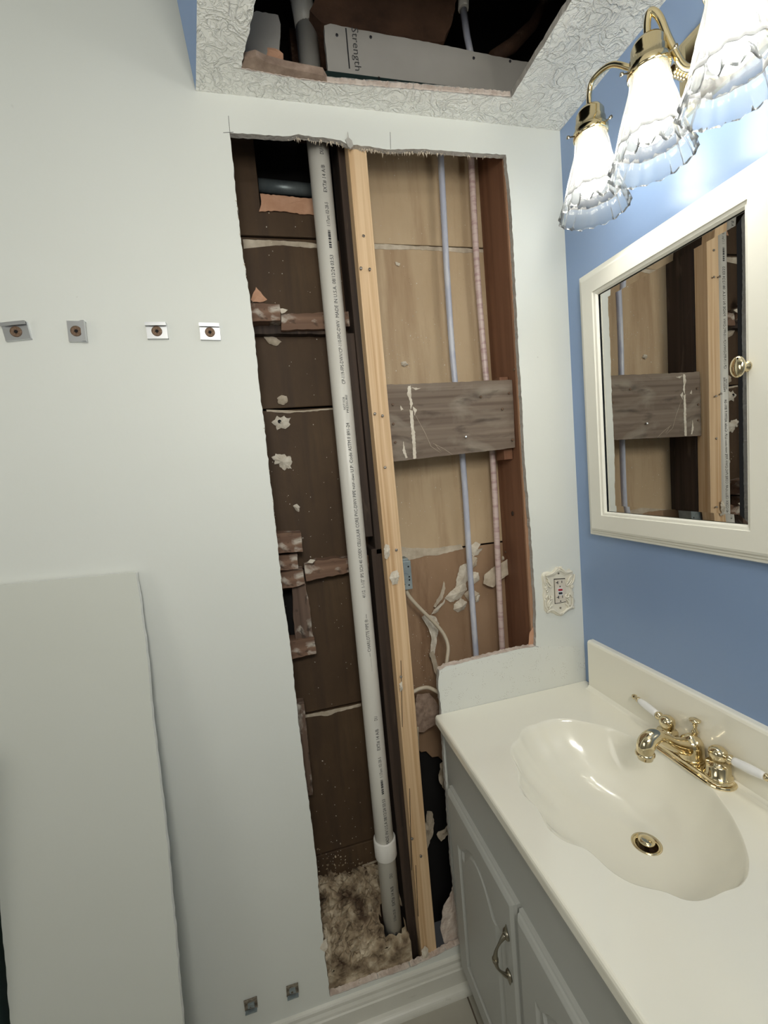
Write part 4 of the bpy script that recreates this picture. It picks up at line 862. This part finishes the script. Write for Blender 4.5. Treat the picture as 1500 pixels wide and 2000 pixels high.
mb.add(V, [(4*i+k, 4*i+(k+1) % 4, 4*(i+1)+(k+1) % 4, 4*(i+1)+k) for i in range(2) for k in range(4)]); mb.add(V[8:], [(0, 1, 2, 3)])
mb.build('mirror', M['mirror'], t, label='bevelled mirror glass')
kb = ox(1458, 716, -0.0245)
mb = MB().lathe((-0.0243, kb[1], kb[2]), [(0.0085, 0), (0.0085, 0.002), (0.0045, 0.004), (0.004, 0.010), (0.006, 0.013)], 20, axis=(-1, 0, 0))
c = Vector((-0.0243-0.018, kb[1], kb[2])); V = []; 
for i in range(13):
    a = -PI/2+PI*i/12
    for k in range(20):
        q = 2*PI*k/20; V.append((c.x-0.0065*math.sin(a), c.y+0.0115*math.cos(a)*math.cos(q), c.z+0.0165*math.cos(a)*math.sin(q)))
mb.add(V, [(i*20+k, i*20+(k+1) % 20, (i+1)*20+(k+1) % 20, (i+1)*20+k) for i in range(12) for k in range(20)], 0, True)
mb.build('knob', M['brass'], t, label='oval brass knob')

# ================================================================ VANITY LIGHT
t = thing('vanity_light', 'brass vanity light bar with three lit ruffled glass bell shades', 'wall light', (0, -0.44, 1.94))
YS_ = [-0.237, -0.366, -0.493]; LX = -0.118; ZT = 1.948
pz0, pz1 = 1.912, 2.030
mb = MB(); V = []
for ins, x in [(0, 0), (0, -0.008), (0.006, -0.010), (0.010, -0.014), (0.018, -0.016), (0.024, -0.022)]:
    y0_, y1_ = -0.322-ins, -0.66+ins
    V += [(x, y0_, pz0+ins), (x, y0_, pz1-ins), (x, y1_, pz1-ins), (x, y1_, pz0+ins)]
mb.add(V, [(4*i+k, 4*i+(k+1) % 4, 4*(i+1)+(k+1) % 4, 4*(i+1)+k) for i in range(5) for k in range(4)]); mb.add(V[20:], [(0, 1, 2, 3)])
mb.build('back_plate', M['brass_lamp'], t)
def smooth_path(P, n=8):
    P = [Vector(p) for p in P]; Q = []
    for i in range(len(P)-1):
        p0, p1, p2, p3 = P[max(i-1, 0)], P[i], P[i+1], P[min(i+2, len(P)-1)]
        for k in range(n):
            s = k/n; Q.append(0.5*((2*p1)+(p2-p0)*s+(2*p0-5*p1+4*p2-p3)*s*s+(3*p1-p0-3*p2+p3)*s**3))
    return Q+[P[-1]]
arms = {0: (-0.345, 0.0075), 1: (-0.415, 0.0085), 2: (-0.53, 0.0085)}
for i, ys in enumerate(YS_):
    ym, ar = arms[i]
    base = Vector((-0.022, ym, 1.965))
    if i == 0: P = [base, base+Vector((-0.03, 0.006, 0.006)), (LX+0.03, ys-0.075, ZT+0.045), (LX+0.01, ys-0.045, ZT+0.075), (LX, ys-0.012, ZT+0.078), (LX, ys, ZT+0.060), (LX, ys, ZT+0.028)]
    else: P = [base, base+Vector((-0.028, 0, 0.004)), base+Vector((-0.040, 0, -0.020)), base+Vector((-0.050, 0.004, -0.046)), (LX+0.035, ys-0.030, ZT-0.022), (LX+0.020, ys-0.020, ZT+0.020), (LX+0.010, ys-0.012, ZT+0.060), (LX+0.002, ys-0.004, ZT+0.074), (LX, ys, ZT+0.060), (LX, ys, ZT+0.028)]
    MB().tube(smooth_path(P), ar*0.62, 12).build('arm', M['brass_lamp'], t)
    cb_ = MB()
    for k in range(5): cb_.lathe((-0.020-0.006*k, ym, 1.965+0.001*k), [(0.006, 0), (0.0095, 0.0022), (0.0095, 0.0034), (0.006, 0.0056)], 16, axis=(-1, 0, 0))
    cb_.build('arm_collar', M['brass'], t)
    c = (LX, ys, ZT)
    MB().lathe(c, [(0.0285, -0.012), (0.0300, -0.010), (0.0300, 0.0), (0.0265, 0.002), (0.0260, 0.014), (0.0245, 0.016), (0.0240, 0.028), (0.020, 0.035), (0.008, 0.038), (0.001, 0.038)], 36).build('socket_cup', M['brass_lamp'], t)
    for a in ((PI*0.9), (PI*0.9+2*PI/3)):
        MB().lathe((c[0]+0.029*math.cos(a), c[1]+0.029*math.sin(a), ZT-0.006), [(0.0012, 0), (0.0012, 0.010), (0.0028, 0.010), (0.0028, 0.014)], 8, axis=(math.cos(a), math.sin(a), 0)).build('thumb_screw', M['bronze'], t)
    # ruffled glass bell shade
    sp_ = [(0.026, -0.004), (0.0268, -0.012), (0.0285, -0.025), (0.032, -0.042), (0.0365, -0.060), (0.041, -0.080), (0.045, -0.098), (0.049, -0.111), (0.0535, -0.124), (0.0580, -0.136), (0.0605, -0.144)]
    seg = 144
    def shade(rows_, name, mt, lab):
        V = []
        for sgn in (0, 1):
            for (r, h, f) in (rows_ if sgn == 0 else rows_[::-1]):
                for k in range(seg):
                    a = 2*PI*k/seg; ru = f*(0.0026*math.cos(17*a)+0.0009*math.cos(34*a+1)); tw = (0.0022*math.cos(7*(a+h*9)))*(1-f*0.5) if h < -0.02 else 0
                    rr = r+ru+tw-(0.0018 if sgn else 0); V.append((c[0]+rr*math.cos(a), c[1]+rr*math.sin(a), ZT+h+(f**3)*0.0028*math.cos(17*a)))
        n_ = len(rows_)*2
        F = [(i*seg+k, i*seg+(k+1) % seg, ((i+1) % n_)*seg+(k+1) % seg, ((i+1) % n_)*seg+k) for i in range(n_) for k in range(seg)]
        return MB().add(V, F, 0, True).build(name, M[mt], t, label=lab)
    rw = []
    for j, (r, h) in enumerate(sp_): rw.append((r, h, max(0, (-h-0.075)/0.068)))
    shade(rw[:8], 'lamp_shade', 'frosted', None)
    shade(rw[7:], 'shade_ruffle', 'clear', 'clear ruffled rim of the frosted shade')
    # bulb
    bp_ = [(0.012, -0.012), (0.0135, -0.035), (0.020, -0.055), (0.026, -0.070), (0.0275, -0.083), (0.0245, -0.096), (0.017, -0.106), (0.006, -0.1105), (0.0005, -0.111)]
    MB().lathe(c, bp_, 32).build('bulb', M['bulb'], t)

# ================================================================ VANITY
ZK = 0.7465; XF = -0.4355; YE = -0.690; CT = 0.022
rimuv = [(555, 370), (500, 380), (470, 395), (425, 405), (400, 430), (395, 460), (360, 485), (355, 530), (380, 580), (390, 610), (385, 650), (410, 710), (470, 760), (490, 800), (520, 860), (580, 910), (640, 935), (690, 945), (740, 990), (800, 1050), (880, 1100), (960, 1125), (1050, 1140), (1120, 1180), (1200, 1185), (1260, 1165), (1300, 1140), (1380, 1120), (1415, 1070), (1420, 1000), (1390, 900), (1340, 800), (1260, 690), (1160, 600), (1050, 530), (930, 465), (800, 410), (690, 385), (620, 372)]
rim = [oz(840+a/2.2727, 1240+c/2.2727, ZK)[:2] for a, c in rimuv]
ZD = ZK-0.118
dr = oz(1263, 1648, ZD)[:2]
# resample rim by angle around the drain
NR = 160
cen = np.mean(np.array(rim), 0); rimp = []
P_ = np.array(rim+[rim[0]]); sl = np.r_[0, np.cumsum(np.linalg.norm(np.diff(P_, axis=0), axis=1))]
for k in range(NR):
    s = sl[-1]*k/NR; rimp.append((np.interp(s, sl, P_[:, 0]), np.interp(s, sl, P_[:, 1])))
rimp = np.array(rimp)
ker = np.array([1, 2, 1])/4
for _ in range(2): rimp = np.stack([np.convolve(np.r_[rimp[-1:, d], rimp[:, d], rimp[:1, d]], ker, 'valid') for d in (0, 1)], 1)
t = thing('marble_sink', 'cream cultured marble vanity top with scalloped shell sink and backsplash', 'sink', (-0.22, -0.34, ZK-CT))
mb = MB(); RDr = 0.0245
# smooth ellipse-ish low-frequency rim for the deeper rings
sm = rimp.copy()
for _ in range(250): sm = np.stack([np.convolve(np.r_[sm[-1:, d], sm[:, d], sm[:1, d]], ker, 'valid') for d in (0, 1)], 1)
prof = [(1.0, 0.0), (0.992, -0.0012), (0.978, -0.006), (0.962, -0.013), (0.94, -0.022), (0.90, -0.036), (0.85, -0.050), (0.78, -0.066), (0.70, -0.080), (0.60, -0.093), (0.50, -0.102), (0.38, -0.109), (0.26, -0.114), (0.14, -0.117), (0.0, -0.118)]
V = []
for f, h in prof:
    q = max(0, (f-0.35)/0.65)**0.75
    for k in range(NR):
        d0 = np.array(dr)+(sm[k]-dr)/np.linalg.norm(sm[k]-dr)*RDr
        e = rimp[k]*q+sm[k]*(1-q)
        p = d0+(e-d0)*f; V.append((p[0], p[1], ZK+h))
mb.add(V, [(i*NR+k, i*NR+(k+1) % NR, (i+1)*NR+(k+1) % NR, (i+1)*NR+k) for i in range(len(prof)-1) for k in range(NR)], 0, True)
# flat top with rounded outer edge
R0 = 0.006; YN = -0.0015
oc = [(XF+R0, YN), (-0.0015, YN), (-0.0015, YE+R0), (XF+R0+0.01, YE+R0), (XF+R0, YE+R0+0.01)]
bm = bmesh.new(); ed = []
for lp in (oc, [tuple(p) for p in rimp]):
    vs = [bm.verts.new((p[0], p[1], 0)) for p in lp]
    for i in range(len(vs)): ed.append(bm.edges.new((vs[i], vs[(i+1) % len(vs)])))
bmesh.ops.triangle_fill(bm, edges=ed, use_beauty=True); bm.verts.index_update()
def inside(p, poly):
    c = False; j = len(poly)-1
    for i in range(len(poly)):
        if (poly[i][1] > p[1]) != (poly[j][1] > p[1]) and p[0] < (poly[j][0]-poly[i][0])*(p[1]-poly[i][1])/(poly[j][1]-poly[i][1])+poly[i][0]: c = not c
        j = i
    return c
mb.add([(v.co.x, v.co.y, ZK) for v in bm.verts], [[v.index for v in f.verts] for f in bm.faces if not inside(f.calc_center_median()[:2], rimp)], 0); bm.free()
ep = [(0, 0), (0.35, -0.0006), (0.7, -0.0025), (0.95, -0.006), (1.0, -0.009), (1.0, -CT)]; V = []
out_o = [(XF, YN), (-0.0015, YN), (-0.0015, YE), (XF+0.012, YE), (XF, YE+0.012)]
for f, h in ep:
    for (a, c), (a2, c2) in zip(oc, out_o): V.append((a+(a2-a)*f, c+(c2-c)*f, ZK+h))
n = 5; mb.add(V, [(i*n+k, i*n+(k+1) % n, (i+1)*n+(k+1) % n, (i+1)*n+k) for i in range(len(ep)-1) for k in range(n)], 0); mb.build('countertop', M['marble'], t)
# backsplash, with a small gap to the back wall
zb1 = ox(1163, 1259, -0.018)[2]; ybs = -0.035
V = []; prof_b = [(0, ZK), (0, zb1), (-0.011, zb1), (-0.0155, zb1-0.0015), (-0.0175, zb1-0.006), (-0.0185, ZK+0.008), (-0.0235, ZK+0.002), (-0.030, ZK+0.0001)]
b = MB(); n = len(prof_b); V = [(x, ybs, z) for x, z in prof_b]+[(x, YE+0.004, z) for x, z in prof_b]
b.add(V, [(i, (i+1) % n, n+(i+1) % n, n+i) for i in range(n)]); b.add(V[:n], [tuple(range(n))]); b.add(V[n:], [tuple(range(n))]); b.build('backsplash', M['marble'], t)
# drain
MB().lathe((dr[0], dr[1], ZD), [(RDr+0.0005, -0.003), (RDr+0.001, 0.0008), (RDr-0.002, 0.0018), (0.0185, 0.0002), (0.0178, -0.004), (0.0178, -0.02)], 40, cap=False).build('drain_ring', M['brass'], t)
MB().lathe((dr[0], dr[1], ZD-0.02), [(0.0180, 0), (0.0001, 0)], 24, cap=False).build('drain_interior', M['drain_in'], t)
MB().lathe((dr[0], dr[1], ZD-0.018), [(0.004, 0), (0.004, 0.018), (0.0130, 0.022), (0.0140, 0.0235), (0.0138, 0.026), (0.008, 0.0275), (0.0005, 0.028)], 32).build('stopper', M['brass'], t)

# cabinet
XB = -0.4195; KH = 0.095
t = thing('vanity_cabinet', 'light grey two door vanity cabinet with arched raised panels', 'cabinet', (-0.22, -0.34, 0))
yL, yR = -0.0165, YE+0.012; zT = ZK-CT
mb = MB()
mb.box(XB, XB+0.018, yR, yL, KH, zT); mb.box(XB+0.018, -0.002, yL-0.015, yL, 0, zT); mb.box(XB+0.018, -0.002, yR, yR+0.015, 0, zT); mb.box(XB+0.055, XB+0.070, yR+.015, yL-.015, 0, KH); mb.box(XB+0.018, -0.002, yR+0.015, yL-0.015, KH, KH+0.015)
mb.build('cabinet_body', M['cab'], t)
mb = MB(); mb.box(XB-0.007, XB, yR, yL, zT-0.022, zT-0.0005); mb.build('top_moulding', M['cab'], t, bevel=0.002)
zdt = ox(885, 1563, -0.436)[2]; zdb = KH+0.012
def door(ya, yb_, hy, lab):
    th = 0.0165; x0 = XB; x1 = XB-th
    b = MB(); V = []
    rings = [(0, x0), (0, x0-0.007), (0.003, x0-0.0085), (0.004, x0-0.012), (0.009, x0-0.0155), (0.011, x1)]
    for ins, x in rings: V += [(x, ya-ins, zdb+ins), (x, ya-ins, zdt-ins), (x, yb_+ins, zdt-ins), (x, yb_+ins, zdb+ins)]
    b.add(V, [(4*i+k, 4*i+(k+1) % 4, 4*(i+1)+(k+1) % 4, 4*(i+1)+k) for i in range(len(rings)-1) for k in range(4)])
    # front face with arched opening
    def arch(ins, n=24):
        y0, y1 = ya-0.052-ins, yb_+0.052+ins; z0 = zdb+0.055+ins; zs = zdt-0.105-ins*0.6; rise = 0.052
        L_ = [(y0, z0), (y1, z0), (y1, zs)]
        L_ += [(y1+(y0-y1)*k/n, zs+rise*(math.sin(PI*min(1, max(0, (k/n-0.10)/0.80)))**0.8 if 0.10 < k/n < 0.90 else 0)) for k in range(1, n)]
        return L_+[(y0, zs)]
    A0 = arch(0); bm = bmesh.new(); ed = []
    for lp in ([(ya-0.011, zdb+0.011), (ya-0.011, zdt-0.011), (yb_+0.011, zdt-0.011), (yb_+0.011, zdb+0.011)], A0):
        vs = [bm.verts.new((p[0], p[1], 0)) for p in lp]
        for i in range(len(vs)): ed.append(bm.edges.new((vs[i], vs[(i+1) % len(vs)])))
    bmesh.ops.triangle_fill(bm, edges=ed, use_beauty=True); bm.verts.index_update()
    b.add([(x1, v.co.x, v.co.y) for v in bm.verts], [[v.index for v in f.verts] for f in bm.faces]); bm.free()
    V = []; rg = [(0, x1), (0.004, x1+0.0055), (0.008, x1+0.0060), (0.022, x1+0.0005), (0.024, x1)]
    n = len(A0)
    for ins, x in rg: V += [(x, p[0], p[1]) for p in arch(ins)]
    b.add(V, [(i*n+k, i*n+(k+1) % n, (i+1)*n+(k+1) % n, (i+1)*n+k) for i in range(len(rg)-1) for k in range(n)]); b.add(V[-n:], [tuple(range(n))])
    d = b.build('door', M['cab'], t)
    if hy is not None:
        q0, q1 = ox(986, 1822, x1-0.012), ox(998, 1926, x1-0.012); zt_, zb_ = 0.503, 0.420; zm = (zt_+zb_)/2
        h = MB(); xx = x1
        P = [(xx-0.004, hy, zt_), (xx-0.014, hy, zt_-0.010), (xx-0.023, hy, zt_-0.024), (xx-0.026, hy, zm), (xx-0.023, hy, zb_+0.024), (xx-0.014, hy, zb_+0.010), (xx-0.004, hy, zb_)]
        S = smooth_path(P, 6); R3 = [0.0034+0.0012*math.cos(2*PI*i/(len(S)-1)*2) for i in range(len(S))]
        h.tube(S, R3, 12)
        for zz, sg in ((zt_, 1), (zb_, -1)):
            h.lathe((xx-0.0003, hy, zz), [(0.010, 0), (0.009, 0.003), (0.005, 0.006)], 16, axis=(-1, 0, 0))
            h.add([(xx-0.001, hy-0.009, zz), (xx-0.001, hy+0.009, zz), (xx-0.001, hy, zz+sg*0.022), (xx-0.006, hy, zz+sg*0.004)], [(0, 1, 3), (1, 2, 3), (2, 0, 3), (0, 2, 1)])
        h.tube([(xx-0.0262, hy, zm-0.003), (xx-0.0262, hy, zm+0.003)], 0.0058, 12)
        h.build('handle', M['bronze'], d, label='curved dark nickel pull')
dL = ox(885, 1563, -0.436)[1]; dR = ox(1012, 1790, -0.436)[1]
ymid = (yL+yR)/2
door(-0.040, ymid+0.0035, ymid+0.030, None)
door(ymid-0.0035, yR+0.025, None, None)

# ================================================================ FAUCET
fx, fy = -0.036, -0.339
t = thing('faucet', 'polished brass faucet with white porcelain lever handles on the vanity top', 'faucet', (fx, fy, ZK))
def stadium(r, hl, z): 
    return [(fx+r*math.cos(a), fy+(hl if s > 0 else -hl)+r*math.sin(a), z) for s, rng in ((1, range(0, 13)), (-1, range(12, 25))) for a in [PI*k/12 for k in rng]]
V = []; rg = [(0.0275, 0), (0.0280, 0.002), (0.0265, 0.005), (0.0225, 0.0058), (0.0215, 0.0105), (0.0195, 0.0125)]
for r, h in rg: V += stadium(r, 0.0525, ZK+h)
n = 26; b = MB().add(V, [(i*n+k, i*n+(k+1) % n, (i+1)*n+(k+1) % n, (i+1)*n+k) for i in range(len(rg)-1) for k in range(n)], 0, False); b.add(V[-n:], [tuple(range(n))])
b.build('base_plate', M['brass'], t, bevel=0.0006)
for s in (1, -1):
    hy = fy+s*0.0525; zb = ZK+0.011
    MB().lathe((fx, hy, zb), [(0.0225, 0), (0.0215, 0.003), (0.0190, 0.004), (0.0190, 0.022), (0.0178, 0.024), (0.010, 0.0255), (0.0105, 0.029), (0.0135, 0.034), (0.0150, 0.041), (0.0138, 0.048), (0.009, 0.053), (0.001, 0.055)], 36).build('handle_post', M['brass'], t)
    o0 = Vector((fx, hy, zb+0.041)); d = Vector((0.06, s, 0.10)).normalized()
    b = MB().lathe(o0, [(0.0055, 0.010), (0.0055, 0.016), (0.0085, 0.019), (0.0085, 0.022), (0.006, 0.025), (0.006, 0.027)], 20, axis=d); b.build('lever_collar', M['brass'], t)
    b = MB().lathe(o0, [(0.0045, 0.074), (0.0062, 0.076), (0.0062, 0.079), (0.0035, 0.081), (0.0035, 0.083), (0.0058, 0.087), (0.0052, 0.091), (0.002, 0.095), (0.0003, 0.096)], 18, axis=d); b.build('finial', M['brass'], t)
    MB().lathe(o0, [(0.0070, 0.026), (0.0076, 0.030), (0.0082, 0.045), (0.0080, 0.060), (0.0066, 0.071), (0.0055, 0.0745)], 24, axis=d).build('lever', M['porcelain'], t, label='white porcelain lever')
MB().lathe((fx, fy, ZK+0.0115), [(0.0235, 0), (0.0225, 0.006), (0.0210, 0.012), (0.0215, 0.020), (0.0200, 0.030), (0.0160, 0.038), (0.010, 0.042), (0.0055, 0.046), (0.001, 0.047)], 36).build('spout_body', M['brass'], t)
P = [(fx+0.004, fy, ZK+0.030), (fx-0.020, fy, ZK+0.038), (fx-0.045, fy, ZK+0.050), (fx-0.070, fy-0.001, ZK+0.068), (fx-0.086, fy-0.001, ZK+0.075), (fx-0.100, fy-0.001, ZK+0.070), (fx-0.107, fy-0.001, ZK+0.058), (fx-0.108, fy-0.001, ZK+0.046)]
S = smooth_path(P, 6); ns = len(S); R3 = [float(np.interp(i/(ns-1), [0, 0.25, 0.45, 0.6, 0.8, 1.0], [0.018, 0.0135, 0.0125, 0.0140, 0.0155, 0.0135])) for i in range(ns)]
MB().tube(S, R3, 28).build('spout', M['brass'], t)
e = S[-1]; MB().lathe((e.x, e.y, e.z), [(0.0140, 0.004), (0.0165, 0.002), (0.0165, -0.001), (0.0135, -0.003), (0.0130, -0.009), (0.011, -0.009), (0.011, -0.003)], 28, cap=False).build('aerator', M['brass'], t)
MB().lathe((fx+0.010, fy, ZK+0.052), [(0.004, 0), (0.0042, 0.004), (0.0065, 0.008), (0.004, 0.012), (0.003, 0.018), (0.0045, 0.022), (0.003, 0.026), (0.0095, 0.030), (0.0098, 0.0325), (0.0003, 0.034)], 24).build('lift_knob', M['brass'], t)
